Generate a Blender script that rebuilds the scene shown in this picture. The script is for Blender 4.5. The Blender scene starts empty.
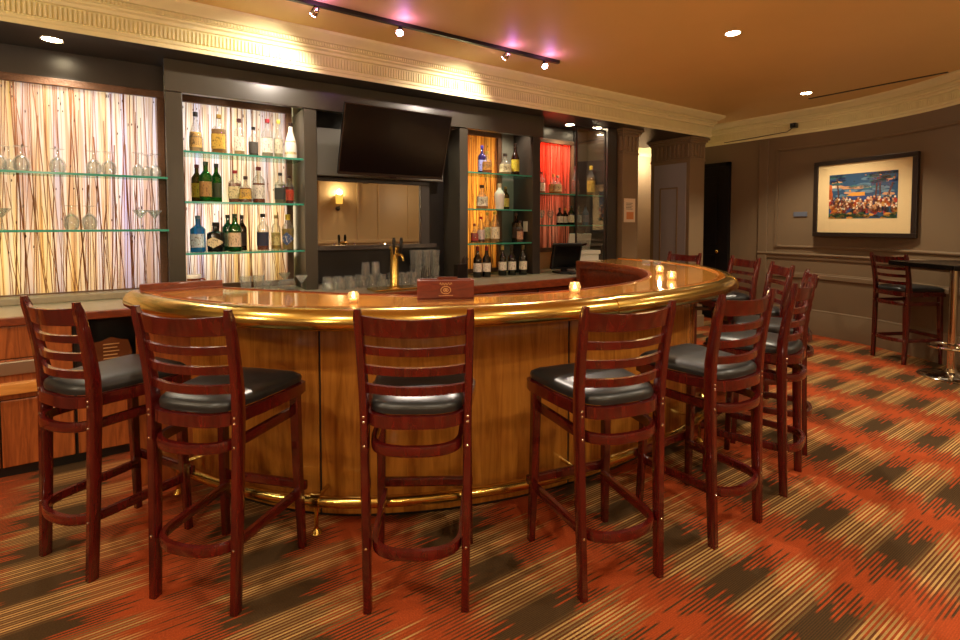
import bpy, bmesh, math, random
from mathutils import Vector, Matrix
random.seed(7)
PI = math.pi
C = bpy.context.scene.collection
SC = bpy.context.scene

# ------------------------------------------------------------------ colour / material helpers
def lin(c):
    c /= 255.0
    return c / 12.92 if c <= .04045 else ((c + .055) / 1.055) ** 2.4
def rgb(r, g, b): return (lin(r), lin(g), lin(b), 1)

def newmat(name):
    m = bpy.data.materials.new(name); m.use_nodes = True
    nt = m.node_tree
    for n in list(nt.nodes): nt.nodes.remove(n)
    out = nt.nodes.new('ShaderNodeOutputMaterial')
    return m, nt, out
def nd(nt, typ, **kw):
    n = nt.nodes.new(typ)
    for k, v in kw.items():
        if k in n.inputs: n.inputs[k].default_value = v
        else: setattr(n, k, v)
    return n
def lk(nt, a, b): nt.links.new(a, b)
def setin(n, **kw):
    for k, v in kw.items(): n.inputs[k.replace('_', ' ')].default_value = v

def pbr(name, col, rough=.5, metal=0, spec=.5, coat=0, var=.0, scale=20, bump=0, bscale=60):
    m, nt, out = newmat(name)
    b = nd(nt, 'ShaderNodeBsdfPrincipled')
    b.inputs['Base Color'].default_value = col
    b.inputs['Roughness'].default_value = rough
    b.inputs['Metallic'].default_value = metal
    b.inputs['Specular IOR Level'].default_value = spec
    b.inputs['Coat Weight'].default_value = coat
    b.inputs['Coat Roughness'].default_value = .08
    lk(nt, b.outputs[0], out.inputs[0])
    tc = nd(nt, 'ShaderNodeTexCoord')
    if var:
        n = nd(nt, 'ShaderNodeTexNoise', Scale=scale, Detail=5.0); lk(nt, tc.outputs['Object'], n.inputs['Vector'])
        mx = nd(nt, 'ShaderNodeMix', data_type='RGBA')
        mx.inputs[6].default_value = tuple(c * (1 - var) for c in col[:3]) + (1,)
        mx.inputs[7].default_value = tuple(min(1, c * (1 + var)) for c in col[:3]) + (1,)
        lk(nt, n.outputs['Fac'], mx.inputs[0]); lk(nt, mx.outputs[2], b.inputs['Base Color'])
    if bump:
        n = nd(nt, 'ShaderNodeTexNoise', Scale=bscale, Detail=4.0); lk(nt, tc.outputs['Object'], n.inputs['Vector'])
        bp = nd(nt, 'ShaderNodeBump', Strength=bump, Distance=.01)
        lk(nt, n.outputs['Fac'], bp.inputs['Height']); lk(nt, bp.outputs[0], b.inputs['Normal'])
    return m

def wood(name, c1, c2, rough=.3, coat=.3, scale=(14, 14, 1.2), dist=2.5, spec=.5):
    m, nt, out = newmat(name)
    b = nd(nt, 'ShaderNodeBsdfPrincipled')
    tc = nd(nt, 'ShaderNodeTexCoord'); mp = nd(nt, 'ShaderNodeMapping'); mp.inputs['Scale'].default_value = scale
    lk(nt, tc.outputs['Object'], mp.inputs['Vector'])
    n = nd(nt, 'ShaderNodeTexNoise', Scale=2.2, Detail=8.0, Roughness=.62, Distortion=dist)
    lk(nt, mp.outputs[0], n.inputs['Vector'])
    r = nd(nt, 'ShaderNodeValToRGB')
    r.color_ramp.elements[0].position = .3; r.color_ramp.elements[0].color = c1
    r.color_ramp.elements[1].position = .7; r.color_ramp.elements[1].color = c2
    lk(nt, n.outputs['Fac'], r.inputs[0]); lk(nt, r.outputs[0], b.inputs['Base Color'])
    setin(b, Roughness=rough, Coat_Weight=coat, Coat_Roughness=.06, Specular_IOR_Level=spec)
    lk(nt, b.outputs[0], out.inputs[0])
    return m

def tglass(name, col, gloss=.12, diff=.0, dcol=None, rough=.03, fres=.5):
    """thin clear or tinted glass: see-through, with a fresnel reflection and an optional milky share"""
    m, nt, out = newmat(name)
    t = nd(nt, 'ShaderNodeBsdfTransparent', Color=col)
    g = nd(nt, 'ShaderNodeBsdfGlossy', Roughness=rough)
    f = nd(nt, 'ShaderNodeLayerWeight', Blend=.35)
    ad = nd(nt, 'ShaderNodeMath', operation='MULTIPLY_ADD'); ad.inputs[1].default_value = fres; ad.inputs[2].default_value = gloss
    lk(nt, f.outputs['Fresnel'], ad.inputs[0])
    mx = nd(nt, 'ShaderNodeMixShader'); lk(nt, ad.outputs[0], mx.inputs[0])
    last = t.outputs[0]
    if diff:
        d = nd(nt, 'ShaderNodeBsdfTranslucent', Color=dcol or col); d2 = nd(nt, 'ShaderNodeBsdfDiffuse', Color=dcol or col)
        m0 = nd(nt, 'ShaderNodeMixShader'); m0.inputs[0].default_value = .5
        lk(nt, d.outputs[0], m0.inputs[1]); lk(nt, d2.outputs[0], m0.inputs[2])
        m1 = nd(nt, 'ShaderNodeMixShader'); m1.inputs[0].default_value = diff
        lk(nt, t.outputs[0], m1.inputs[1]); lk(nt, m0.outputs[0], m1.inputs[2]); last = m1.outputs[0]
    lk(nt, last, mx.inputs[1]); lk(nt, g.outputs[0], mx.inputs[2]); lk(nt, mx.outputs[0], out.inputs[0])
    return m
def emit(name, col, s):
    m, nt, out = newmat(name)
    e = nd(nt, 'ShaderNodeEmission', Color=col, Strength=s); lk(nt, e.outputs[0], out.inputs[0]); return m

STREAK = (rgb(206, 196, 214), rgb(232, 222, 206), rgb(226, 196, 130))
AMBER = (rgb(214, 150, 70), rgb(226, 176, 96), rgb(150, 90, 44)); ROSE = (rgb(216, 176, 150), rgb(206, 160, 132), rgb(160, 110, 84))
def reed_mat(name, streak, reed, dense=.5, seed=0.0, trans=.85):
    """resin panel with reeds cast in it: passes the light of the lamps behind it"""
    m, nt, out = newmat(name)
    tc = nd(nt, 'ShaderNodeTexCoord')
    fac = None
    sep = nd(nt, 'ShaderNodeSeparateXYZ'); lk(nt, tc.outputs['Object'], sep.inputs[0])
    for k, (sx, sz, th, lean) in enumerate([(46, .8, .60, .05), (70, 1.1, .62, -.08), (105, 1.6, .60, .03)]):
        mp = nd(nt, 'ShaderNodeMapping'); mp.inputs['Scale'].default_value = (sx, 1, sz)
        mp.inputs['Location'].default_value = (seed + 3.7 * k, 5 * k, seed + k)
        mp.inputs['Rotation'].default_value = (0, lean * .25, 0)
        lk(nt, tc.outputs['Object'], mp.inputs['Vector'])
        n = nd(nt, 'ShaderNodeTexNoise', Scale=1.0, Detail=1.0, Distortion=.25); lk(nt, mp.outputs[0], n.inputs['Vector'])
        r = nd(nt, 'ShaderNodeMapRange'); r.inputs[1].default_value = th - dense * .06; r.inputs[2].default_value = th + .05 - dense * .06
        lk(nt, n.outputs['Fac'], r.inputs[0])
        if fac is None: fac = r.outputs[0]
        else:
            mxn = nd(nt, 'ShaderNodeMath', operation='MAXIMUM'); lk(nt, fac, mxn.inputs[0]); lk(nt, r.outputs[0], mxn.inputs[1]); fac = mxn.outputs[0]
    # the resin itself is tinted in soft upright streaks
    vr = nd(nt, 'ShaderNodeTexNoise', Scale=1.0, Detail=2.0)
    mp2 = nd(nt, 'ShaderNodeMapping'); mp2.inputs['Scale'].default_value = (16, 1, .35); mp2.inputs['Location'].default_value = (seed, 0, 0)
    lk(nt, tc.outputs['Object'], mp2.inputs['Vector']); lk(nt, mp2.outputs[0], vr.inputs['Vector'])
    cr = nd(nt, 'ShaderNodeValToRGB'); el = cr.color_ramp.elements
    el[0].position = .32; el[0].color = streak[0]; el[1].position = .68; el[1].color = streak[2]
    e = el.new(.5); e.color = streak[1]; lk(nt, vr.outputs['Fac'], cr.inputs[0])
    mx = nd(nt, 'ShaderNodeMix', data_type='RGBA'); lk(nt, cr.outputs[0], mx.inputs[6]); mx.inputs[7].default_value = reed[0]
    ml = nd(nt, 'ShaderNodeMath', operation='MULTIPLY'); ml.inputs[1].default_value = .55; lk(nt, fac, ml.inputs[0]); lk(nt, ml.outputs[0], mx.inputs[0])
    mk = mx
    tr = nd(nt, 'ShaderNodeBsdfTranslucent'); df = nd(nt, 'ShaderNodeBsdfDiffuse')
    lk(nt, mk.outputs[2], tr.inputs[0]); lk(nt, mk.outputs[2], df.inputs[0])
    ms = nd(nt, 'ShaderNodeMixShader'); ms.inputs[0].default_value = 1 - trans
    lk(nt, tr.outputs[0], ms.inputs[1]); lk(nt, df.outputs[0], ms.inputs[2]); lk(nt, ms.outputs[0], out.inputs[0])
    return m

# ------------------------------------------------------------------ object helpers
def mesh_obj(name, bm, mat, parent=None, smooth=False, world=True):
    me = bpy.data.meshes.new(name)
    bmesh.ops.recalc_face_normals(bm, faces=bm.faces[:])
    bm.to_mesh(me); bm.free()
    for m in (mat if isinstance(mat, (list, tuple)) else [mat]): me.materials.append(m)
    if smooth:
        for p in me.polygons: p.use_smooth = True
        try: me.set_sharp_from_angle(angle=math.radians(smooth if smooth is not True else 40))
        except Exception: pass
    o = bpy.data.objects.new(name, me); C.objects.link(o)
    if parent is not None:
        o.parent = parent
        if world and parent.parent is None: o.location = -Vector(parent.location)
    return o
def thing(name, label, cat, loc=(0, 0, 0), rz=0, group=None):
    o = bpy.data.objects.new(name, None); C.objects.link(o)
    o.location = loc; o.rotation_euler = (0, 0, rz); o.empty_display_size = .1
    o['label'] = label; o['category'] = cat
    if group: o['group'] = group
    return o
def tag(o, label, cat, group=None):
    o['label'] = label; o['category'] = cat
    if group: o['group'] = group
    return o
def struct(name, bm, mat, smooth=False):
    o = mesh_obj(name, bm, mat, None, smooth); o['kind'] = 'structure'; return o
def kids(o): return [c for c in C.objects if c.parent is o]
def dup(o, parent=None):
    c = o.copy(); C.objects.link(c)
    if parent is not None: c.parent = parent
    for k in kids(o): dup(k, c)
    return c

def BM(): return bmesh.new()
def box(bm, x0, x1, y0, y1, z0, z1, bev=0, mi=0):
    r = bmesh.ops.create_cube(bm, size=1)
    vs = r['verts']
    for v in vs:
        v.co = Vector(((x0 + x1) / 2 + v.co.x * (x1 - x0), (y0 + y1) / 2 + v.co.y * (y1 - y0), (z0 + z1) / 2 + v.co.z * (z1 - z0)))
    fs = list({f for v in vs for f in v.link_faces})
    for f in fs: f.material_index = mi
    if bev:
        es = list({e for v in vs for e in v.link_edges})
        bmesh.ops.bevel(bm, geom=es, offset=bev, segments=2, affect='EDGES', profile=.6)
    return bm
def obox(bm, c, ux, uy, uz, hx, hy, hz):
    """box with axes"""
    c = Vector(c); ux, uy, uz = Vector(ux), Vector(uy), Vector(uz)
    vs = [bm.verts.new(c + ux * (sx * hx) + uy * (sy * hy) + uz * (sz * hz)) for sx in (-1, 1) for sy in (-1, 1) for sz in (-1, 1)]
    for q in ((0, 1, 3, 2), (4, 6, 7, 5), (0, 4, 5, 1), (2, 3, 7, 6), (0, 2, 6, 4), (1, 5, 7, 3)): bm.faces.new([vs[i] for i in q])
    return bm
def lathe(bm, prof, seg=20, cx=0, cy=0, z0=0, sq=None, sy=1, cap=True, mi=0):
    """prof: list of (r, z) bottom to top; sq: superellipse exponent for every row or None"""
    rings = []
    for i, (r, z) in enumerate(prof):
        ring = []
        n = 2 if sq is None else sq[i]
        for k in range(seg):
            a = 2 * PI * (k + .5) / seg
            ca, sa = math.cos(a), math.sin(a)
            q = 1 if n == 2 else (abs(ca) ** n + abs(sa) ** n) ** (-1 / n)
            ring.append(bm.verts.new((cx + r * q * ca, cy + r * q * sa * sy, z0 + z)))
        rings.append(ring)
    for a, b in zip(rings, rings[1:]):
        for k in range(seg):
            f = bm.faces.new((a[k], a[(k + 1) % seg], b[(k + 1) % seg], b[k])); f.material_index = mi
    if cap:
        for ring, rv in ((rings[0], True), (rings[-1], False)):
            f = bm.faces.new(ring[::-1] if rv else ring); f.material_index = mi
    return bm
def tube(bm, pts, r, seg=10, closed=False):
    pts = [Vector(p) for p in pts]; n = len(pts); rings = []
    prev = None
    for i, p in enumerate(pts):
        if closed: t = (pts[(i + 1) % n] - pts[i - 1])
        else: t = pts[min(i + 1, n - 1)] - pts[max(i - 1, 0)]
        t.normalize()
        ref = Vector((0, 0, 1)) if abs(t.z) < .95 else Vector((0, 1, 0))
        if prev is not None and abs(t.dot(prev)) < .99: ref = prev
        s = t.cross(ref).normalized(); u = s.cross(t).normalized(); prev = u
        rr = r[i] if isinstance(r, (list, tuple)) else r
        rings.append([bm.verts.new(p + s * (rr * math.cos(2 * PI * k / seg)) + u * (rr * math.sin(2 * PI * k / seg))) for k in range(seg)])
    m = n if closed else n - 1
    for i in range(m):
        a, b = rings[i], rings[(i + 1) % n]
        for k in range(seg): bm.faces.new((a[k], a[(k + 1) % seg], b[(k + 1) % seg], b[k]))
    if not closed:
        bm.faces.new(rings[0][::-1]); bm.faces.new(rings[-1])
    return bm
def normals2(path, closed=False):
    """unit mitre normals to the LEFT of travel"""
    n = len(path); out = []
    for i in range(n):
        if closed: a, b, c = path[i - 1], path[i], path[(i + 1) % n]
        else: a, b, c = path[max(i - 1, 0)], path[i], path[min(i + 1, n - 1)]
        d1 = Vector((b[0] - a[0], b[1] - a[1])); d2 = Vector((c[0] - b[0], c[1] - b[1]))
        if d1.length < 1e-9: d1 = d2
        if d2.length < 1e-9: d2 = d1
        d1.normalize(); d2.normalize()
        n1 = Vector((-d1.y, d1.x)); n2 = Vector((-d2.y, d2.x)); m = (n1 + n2)
        if m.length < 1e-6: m = n1
        m.normalize(); k = max(.35, m.dot(n1)); out.append(m / k)
    return out
def offset(path, d, closed=False):
    return [(p[0] + n.x * d, p[1] + n.y * d) for p, n in zip(path, normals2(path, closed))]
def sweep(bm, path, prof, closed=False, pclosed=True, mi=0):
    """prof: (offset to the left of travel, z)"""
    N = normals2(path, closed); rings = []
    for p, n in zip(path, N): rings.append([bm.verts.new((p[0] + n.x * o, p[1] + n.y * o, z)) for o, z in prof])
    m = len(path) if closed else len(path) - 1; k = len(prof)
    for i in range(m):
        a, b = rings[i], rings[(i + 1) % len(path)]
        for j in range(k if pclosed else k - 1):
            f = bm.faces.new((a[j], b[j], b[(j + 1) % k], a[(j + 1) % k])); f.material_index = mi
    if not closed and pclosed:
        bm.faces.new(rings[0]); bm.faces.new(rings[-1][::-1])
    return bm
def catmull(P, per=8):
    out = []
    for i in range(len(P) - 1):
        p0, p1, p2, p3 = P[max(i - 1, 0)], P[i], P[i + 1], P[min(i + 2, len(P) - 1)]
        for k in range(per):
            t = k / per
            out.append(tuple(.5 * (2 * p1[j] + (p2[j] - p0[j]) * t + (2 * p0[j] - 5 * p1[j] + 4 * p2[j] - p3[j]) * t * t + (3 * p1[j] - p0[j] - 3 * p2[j] + p3[j]) * t ** 3) for j in range(len(p1))))
    out.append(tuple(P[-1])); return out
def resample(P, n):
    L = [0]
    for a, b in zip(P, P[1:]): L.append(L[-1] + math.dist(a, b))
    out = []; j = 0
    for i in range(n):
        s = L[-1] * i / (n - 1)
        while j < len(P) - 2 and L[j + 1] < s: j += 1
        t = (s - L[j]) / max(1e-9, L[j + 1] - L[j])
        out.append(tuple(P[j][q] + (P[j + 1][q] - P[j][q]) * t for q in range(len(P[j]))))
    return out
def smooth_path(P, it=2):
    for _ in range(it):
        P = [P[0]] + [tuple((P[i - 1][q] + 2 * P[i][q] + P[i + 1][q]) / 4 for q in range(2)) for i in range(1, len(P) - 1)] + [P[-1]]
    return P

# ------------------------------------------------------------------ materials
M = {}
M['ceil'] = pbr('ceiling_paint', rgb(226, 194, 126), .6, var=.08, scale=1.2)
M['cream'] = pbr('cream_plaster', rgb(238, 230, 178), .5, var=.06, scale=9)
M['taupe'] = pbr('taupe_wall_paint', rgb(116, 96, 72), .42, var=.07, scale=1.6)
M['beige'] = pbr('beige_wall_paint', rgb(150, 126, 88), .5, var=.05, scale=2)
M['corridor'] = pbr('pale_textured_wallcovering', rgb(205, 178, 142), .7, var=.12, scale=70, bump=.3, bscale=120)
M['black_wood'] = pbr('espresso_painted_wood', rgb(52, 46, 42), .33, var=.12, scale=6)
M['dark'] = pbr('near_black_paint', rgb(24, 20, 18), .4)
M['fascia'] = pbr('charcoal_painted_fascia', rgb(68, 64, 54), .28, var=.12, scale=5)
M['pilaster'] = pbr('taupe_brown_pilaster_paint', rgb(132, 110, 82), .45, var=.06, scale=3)
M['col_panel'] = pbr('grey_panel_paint', rgb(152, 148, 152), .45, var=.05, scale=3)
M['door'] = pbr('dark_door', rgb(18, 12, 9), .6, spec=.2)
M['stool_wood'] = wood('cherry_mahogany_wood', rgb(56, 8, 7), rgb(88, 17, 13), .24, .8, (10, 10, 1.2), .8)
M['vinyl'] = pbr('black_vinyl', rgb(30, 30, 29), .36, var=.1, scale=18, bump=.06, bscale=50)
M['oak'] = wood('golden_oak_veneer', rgb(132, 78, 22), rgb(178, 116, 42), .27, .45, (9, 9, .7), 1.6)
M['bartop'] = wood('lacquered_bar_top_wood', rgb(136, 80, 26), rgb(196, 136, 60), .11, .7, (3, 7, 3), 2.5)
M['redwood'] = wood('red_brown_wood', rgb(86, 34, 16), rgb(136, 62, 30), .28, .5, (3, 9, 9), 2)
M['cab'] = wood('orange_brown_cabinet_wood', rgb(112, 52, 20), rgb(178, 98, 46), .3, .4, (9, 9, .8), 2.5)
M['honey'] = wood('honey_wood', rgb(190, 120, 50), rgb(226, 162, 84), .35, .3, (2, 9, 9), 1.5)
M['brass'] = pbr('polished_brass', rgb(214, 182, 100), .19, 1)
M['chrome'] = pbr('chrome', rgb(214, 206, 190), .12, 1)
M['steel'] = pbr('brushed_steel', rgb(176, 168, 154), .32, 1)
M['stone'] = pbr('pale_counter_stone', rgb(146, 134, 110), .3, var=.18, scale=26)
M['black'] = pbr('black_plastic', rgb(16, 15, 15), .35)
M['black_gloss'] = pbr('black_screen_glass', rgb(9, 7, 7), .25, spec=.25)
M['tv_edge'] = pbr('gunmetal_bezel', rgb(64, 56, 48), .3, .6)
M['grey'] = pbr('grey_panel', rgb(106, 104, 94), .35)
M['white'] = pbr('white_plastic', rgb(222, 220, 206), .4)
M['paper'] = pbr('paper', rgb(232, 214, 188), .7, var=.06, scale=60)
M['frame_black'] = pbr('black_picture_frame', rgb(40, 30, 24), .3)
M['mat_board'] = pbr('cream_mat_board', rgb(232, 204, 150), .8)
M['bronze_frame'] = pbr('bronze_brown_panel_frame', rgb(96, 66, 46), .35, .2, var=.35, scale=60, bump=.3, bscale=90)
M['green_edge'] = pbr('green_glass_edge', rgb(66, 158, 134), .15)
M['shelf_glass'] = tglass('shelf_glass', rgb(214, 240, 232), .05)
M['clear'] = tglass('clear_glass', rgb(248, 250, 248), .06, .10, rgb(250, 250, 246), fres=.3)
M['mirror'] = pbr('mirror_silver', rgb(232, 226, 214), .015, 1)
M['pane'] = tglass('picture_glass', rgb(250, 250, 250), .02)
M['candle_glass'] = tglass('votive_glass', rgb(255, 244, 226), .08, .10, rgb(255, 236, 205))
M['wax'] = pbr('wax', rgb(250, 226, 180), .6)
M['flame'] = emit('candle_flame', (1, .72, .32, 1), 30)
M['lamp_lens'] = emit('halogen_lens', (1, .80, .5, 1), 60)
M['lamp_lens_pink'] = emit('dichroic_lamp_lens', (1, .62, .86, 1), 55)
M['lamp_ring'] = pbr('white_lamp_trim', rgb(236, 226, 200), .4)
M['shade'] = emit('lit_sconce_shade', (1, .52, .08, 1), 1.6)
M['globe'] = emit('lit_sconce_globe', (1, .85, .5, 1), 9)
M['copper'] = pbr('copper', rgb(190, 120, 80), .25, 1)
M['straw'] = pbr('dark_straws', rgb(40, 26, 20), .5)
M['gold_mark'] = pbr('gilt_marking', rgb(214, 170, 110), .4, .3)

# carpet: columns of rust and olive along X, thin tan stripes running along X
def carpet():
    m, nt, out = newmat('plaid_carpet'); b = nd(nt, 'ShaderNodeBsdfPrincipled'); setin(b, Roughness=.95, Specular_IOR_Level=.1)
    tc = nd(nt, 'ShaderNodeTexCoord'); sep = nd(nt, 'ShaderNodeSeparateXYZ'); lk(nt, tc.outputs['Object'], sep.inputs[0])
    def mth(op, a, bb=None, cc=None):
        n = nd(nt, 'ShaderNodeMath', operation=op)
        for i, v in enumerate((a, bb, cc)):
            if v is None: continue
            if isinstance(v, (int, float)): n.inputs[i].default_value = v
            else: lk(nt, v, n.inputs[i])
        return n.outputs[0]
    # every thread line (12 mm) has its own reach along X, so the columns interlock raggedly
    idx = mth('FLOOR', mth('DIVIDE', sep.outputs[1], .0069))
    wn = nd(nt, 'ShaderNodeTexWhiteNoise', noise_dimensions='1D'); lk(nt, idx, wn.inputs['W'])
    wn2 = nd(nt, 'ShaderNodeTexWhiteNoise', noise_dimensions='1D'); lk(nt, mth('ADD', idx, 777.3), wn2.inputs['W'])
    mp = nd(nt, 'ShaderNodeMapping'); mp.inputs['Scale'].default_value = (1.1, 26, 1); lk(nt, tc.outputs['Object'], mp.inputs['Vector'])
    n1 = nd(nt, 'ShaderNodeTexNoise', Scale=1.0, Detail=1.0); lk(nt, mp.outputs[0], n1.inputs['Vector'])
    xs = mth('ADD', sep.outputs[0], mth('ADD', mth('MULTIPLY_ADD', n1.outputs['Fac'], .05, -.025), mth('ADD', mth('MULTIPLY_ADD', wn.outputs['Value'], .13, -.065), mth('MULTIPLY_ADD', mth('MODULO', mth('ADD', idx, 3000.0), 2.0), .17, -.085))))
    u = mth('DIVIDE', mth('SUBTRACT', xs, 1.5), .765)
    cu = mth('COSINE', mth('MULTIPLY', u, 2 * PI))                       # +1 rust, -1 olive
    rust = nd(nt, 'ShaderNodeMapRange'); rust.inputs[1].default_value = .08; rust.inputs[2].default_value = .35; lk(nt, cu, rust.inputs[0])
    v = mth('DIVIDE', mth('SUBTRACT', sep.outputs[1], .89), .29)
    cv = mth('COSINE', mth('MULTIPLY', v, 2 * PI))                       # +1 stripe zone, -1 plain zone
    zone = nd(nt, 'ShaderNodeMapRange'); zone.inputs[1].default_value = -.5; zone.inputs[2].default_value = .2; lk(nt, cv, zone.inputs[0])
    third = mth('LESS_THAN', mth('MODULO', mth('ADD', idx, 3000.0), 2.0), .5)
    reach = nd(nt, 'ShaderNodeMapRange'); reach.inputs[1].default_value = .75; reach.inputs[2].default_value = .1; lk(nt, cu, reach.inputs[0])
    tan = mth('MULTIPLY', mth('MULTIPLY', third, zone.outputs[0]), reach.outputs[0])
    tan = mth('MULTIPLY', tan, mth('MULTIPLY_ADD', wn2.outputs['Value'], .7, .2))
    fine = mth('SINE', mth('MULTIPLY', sep.outputs[1], 2 * PI / .0069))
    finem = nd(nt, 'ShaderNodeMapRange'); finem.inputs[1].default_value = -.2; finem.inputs[2].default_value = .8; lk(nt, fine, finem.inputs[0])
    nz = nd(nt, 'ShaderNodeTexNoise', Scale=170.0, Detail=3.0); lk(nt, tc.outputs['Object'], nz.inputs['Vector'])
    second = mth('LESS_THAN', mth('MODULO', mth('ADD', idx, 3001.0), 2.0), .5)
    def mix(f, a, c):
        x = nd(nt, 'ShaderNodeMix', data_type='RGBA')
        if isinstance(f, (int, float)): x.inputs[0].default_value = f
        else: lk(nt, f, x.inputs[0])
        for i, s in ((6, a), (7, c)):
            if isinstance(s, tuple): x.inputs[i].default_value = s
            else: lk(nt, s, x.inputs[i])
        return x.outputs[2]
    ol = mix(nz.outputs['Fac'], rgb(38, 29, 17), rgb(70, 56, 33))
    ru = mix(nz.outputs['Fac'], rgb(116, 42, 16), rgb(180, 80, 36))
    ru = mix(mth('MULTIPLY', finem.outputs[0], .3), ru, rgb(110, 50, 26))
    ru = mix(mth('MULTIPLY', mth('MULTIPLY', zone.outputs[0], second), .3), ru, rgb(90, 48, 24))
    ol = mix(mth('MULTIPLY', finem.outputs[0], .3), ol, rgb(112, 66, 34))
    ol = mix(mth('MULTIPLY', mth('MULTIPLY', zone.outputs[0], second), .35), ol, rgb(120, 54, 26))
    c = mix(rust.outputs[0], ol, ru)
    c = mix(tan, c, mix(nz.outputs['Fac'], rgb(164, 126, 70), rgb(206, 168, 104)))
    lk(nt, c, b.inputs['Base Color'])
    bp = nd(nt, 'ShaderNodeBump', Strength=.5, Distance=.004); lk(nt, nz.outputs['Fac'], bp.inputs['Height']); lk(nt, bp.outputs[0], b.inputs['Normal'])
    lk(nt, b.outputs[0], out.inputs[0]); return m
M['carpet'] = carpet()

# ------------------------------------------------------------------ the room
ZC, ZS = 2.85, 2.56                                   # ceiling, soffit / underside of the cornice
# right wall path, travelled from the back towards the camera (room is to the right of travel)
RW = [(7.0, 5.02), (7.0, 4.4), (7.0, 2.95)]
for k in range(1, 15):
    a = math.radians(-36 * k / 14); RW.append((4.5 + 2.5 * math.cos(a), 2.95 + 2.5 * math.sin(a)))
RW += [(6.3, 1.15), (6.05, .5), (5.75, -.6), (5.5, -2.0)]
LX, FY = -2.3, -2.0
bm = BM(); box(bm, LX - .2, 8.6, FY - .2, 5.8, -.08, 0); struct('floor', bm, M['carpet'])
bm = BM(); box(bm, LX - .2, 8.6, FY - .2, 5.8, ZC, ZC + .1); struct('ceiling', bm, M['ceil'])
bm = BM(); sweep(bm, RW, [(0, 0), (0, ZC), (.12, ZC), (.12, 0)]); struct('wall_right', bm, M['taupe'], 30)
bm = BM(); box(bm, LX - .15, LX, FY, 5.7, 0, ZC); struct('wall_left', bm, M['taupe'])
bm = BM(); box(bm, LX, 5.5, FY - .15, FY, 0, ZC); struct('wall_front', bm, M['beige'])
bm = BM(); box(bm, LX, 5.0, 4.95, 5.05, 0, ZC); struct('wall_back', bm, M['cream'])
bm = BM(); box(bm, 4.9, 8.5, 5.6, 5.72, 0, ZC); struct('wall_passage', bm, M['corridor'])
bm = BM(); box(bm, 8.4, 8.5, 4.9, 5.6, 0, ZC); box(bm, 7.12, 8.5, 4.9, 5.02, 0, ZC); struct('wall_passage_end', bm, M['corridor'])
# dropped soffit over the back bar, runs on over the passage to the column
bm = BM(); box(bm, LX, 6.30, 3.92, 5.0, ZS, ZC); struct('trim_1', bm, M['black_wood'])
# cornices with ribbed and beaded bands
CPROF = [(0, 2.56), (.006, 2.56), (.006, 2.585), (.014, 2.592), (.014, 2.606), (.006, 2.612), (.010, 2.70), (.026, 2.706), (.03, 2.725),
         (.046, 2.735), (.046, 2.748), (.06, 2.752), (.06, 2.778), (.078, 2.782), (.09, 2.80), (.12, 2.815), (.132, 2.83), (.132, 2.85), (0, 2.85)]
def cornice(bm, path, sgn, skip=()):
    prof = [(sgn * o, z) for o, z in CPROF]
    sweep(bm, path, prof)
    L = sum(math.dist(a, b) for a, b in zip(path, path[1:]))
    for pitch, w, o0, dep, z0, z1 in ((.023, .0065, .008, .009, 2.618, 2.694), (.020, .006, .06, .009, 2.755, 2.776)):
        P = resample(path, max(2, int(L / pitch))); N = normals2(P)
        for p, n in zip(P[1:-1], N[1:-1]):
            n = n.normalized(); t = Vector((n.y, -n.x))
            c = (p[0] + n.x * sgn * (o0 + dep / 2), p[1] + n.y * sgn * (o0 + dep / 2), (z0 + z1) / 2)
            obox(bm, c, (t.x, t.y, 0), (n.x, n.y, 0), (0, 0, 1), w, dep / 2 + .003, (z1 - z0) / 2)
bm = BM(); cornice(bm, [(LX, 3.92), (1.0, 3.92), (3.0, 3.92), (6.30, 3.92), (6.30, 4.95)], -1); struct('trim_2', bm, M['cream'], 35)
bm = BM(); cornice(bm, RW[:-1], -1); struct('trim_3', bm, M['cream'], 35)
bm = BM(); cornice(bm, [(4.95, 5.6), (8.4, 5.6)], -1); struct('trim_4', bm, M['cream'], 35)
# wainscot of the right wall: baseboard, chair rail, mouldings
RWp = [p for p in RW if p[1] <= 4.0]; RWp = [(7.0, 3.62)] + [p for p in RW if p[1] < 3.5]
bm = BM(); sweep(bm, RWp, [(0, 0), (-.022, 0), (-.022, .27), (-.014, .285), (-.014, .305), (-.006, .316), (0, .316)]); struct('baseboard_right', bm, M['taupe'], 35)
bm = BM(); sweep(bm, RWp, [(0, .945), (-.012, .945), (-.018, .96), (-.018, .99), (-.032, 1.0), (-.036, 1.012), (-.030, 1.026), (0, 1.03)]); struct('trim_5', bm, M['taupe'], 35)
bm = BM(); sweep(bm, RWp, [(0, .700), (-.010, .700), (-.020, .712), (-.020, .755), (-.012, .765), (-.012, .775), (0, .78)]); struct('trim_6', bm, M['taupe'], 35)
panel = resample([(7.0, 3.40)] + [p for p in RW if .2 < p[1] < 3.3], 40)
for i, (z0, z1) in enumerate(((1.09, 1.125), (2.365, 2.40))):
    bm = BM(); sweep(bm, panel, [(0, z0), (-.012, z0), (-.02, z0 + .012), (-.02, z1 - .012), (-.012, z1), (0, z1)])
    if i == 0:
        for (px, py), (qx, qy) in ((panel[0], panel[1]), (panel[-1], panel[-2])):
            d = Vector((qx - px, qy - py)).normalized(); nn = Vector((d.y, -d.x)) if i == 0 else d
            obox(bm, (px + d.x * .017 + (-.008 if px > 6.5 else 0), py + d.y * .017, 1.745), (d.x, d.y, 0), (-d.y, d.x, 0), (0, 0, 1), .017, .012, .655)
    struct('trim_%d' % (7 + i), bm, M['taupe'], 35)
bm = BM(); box(bm, 6.975, 7.0, 3.50, 3.62, .0, 2.54, .006); struct('trim_9', bm, M['taupe'])
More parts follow.
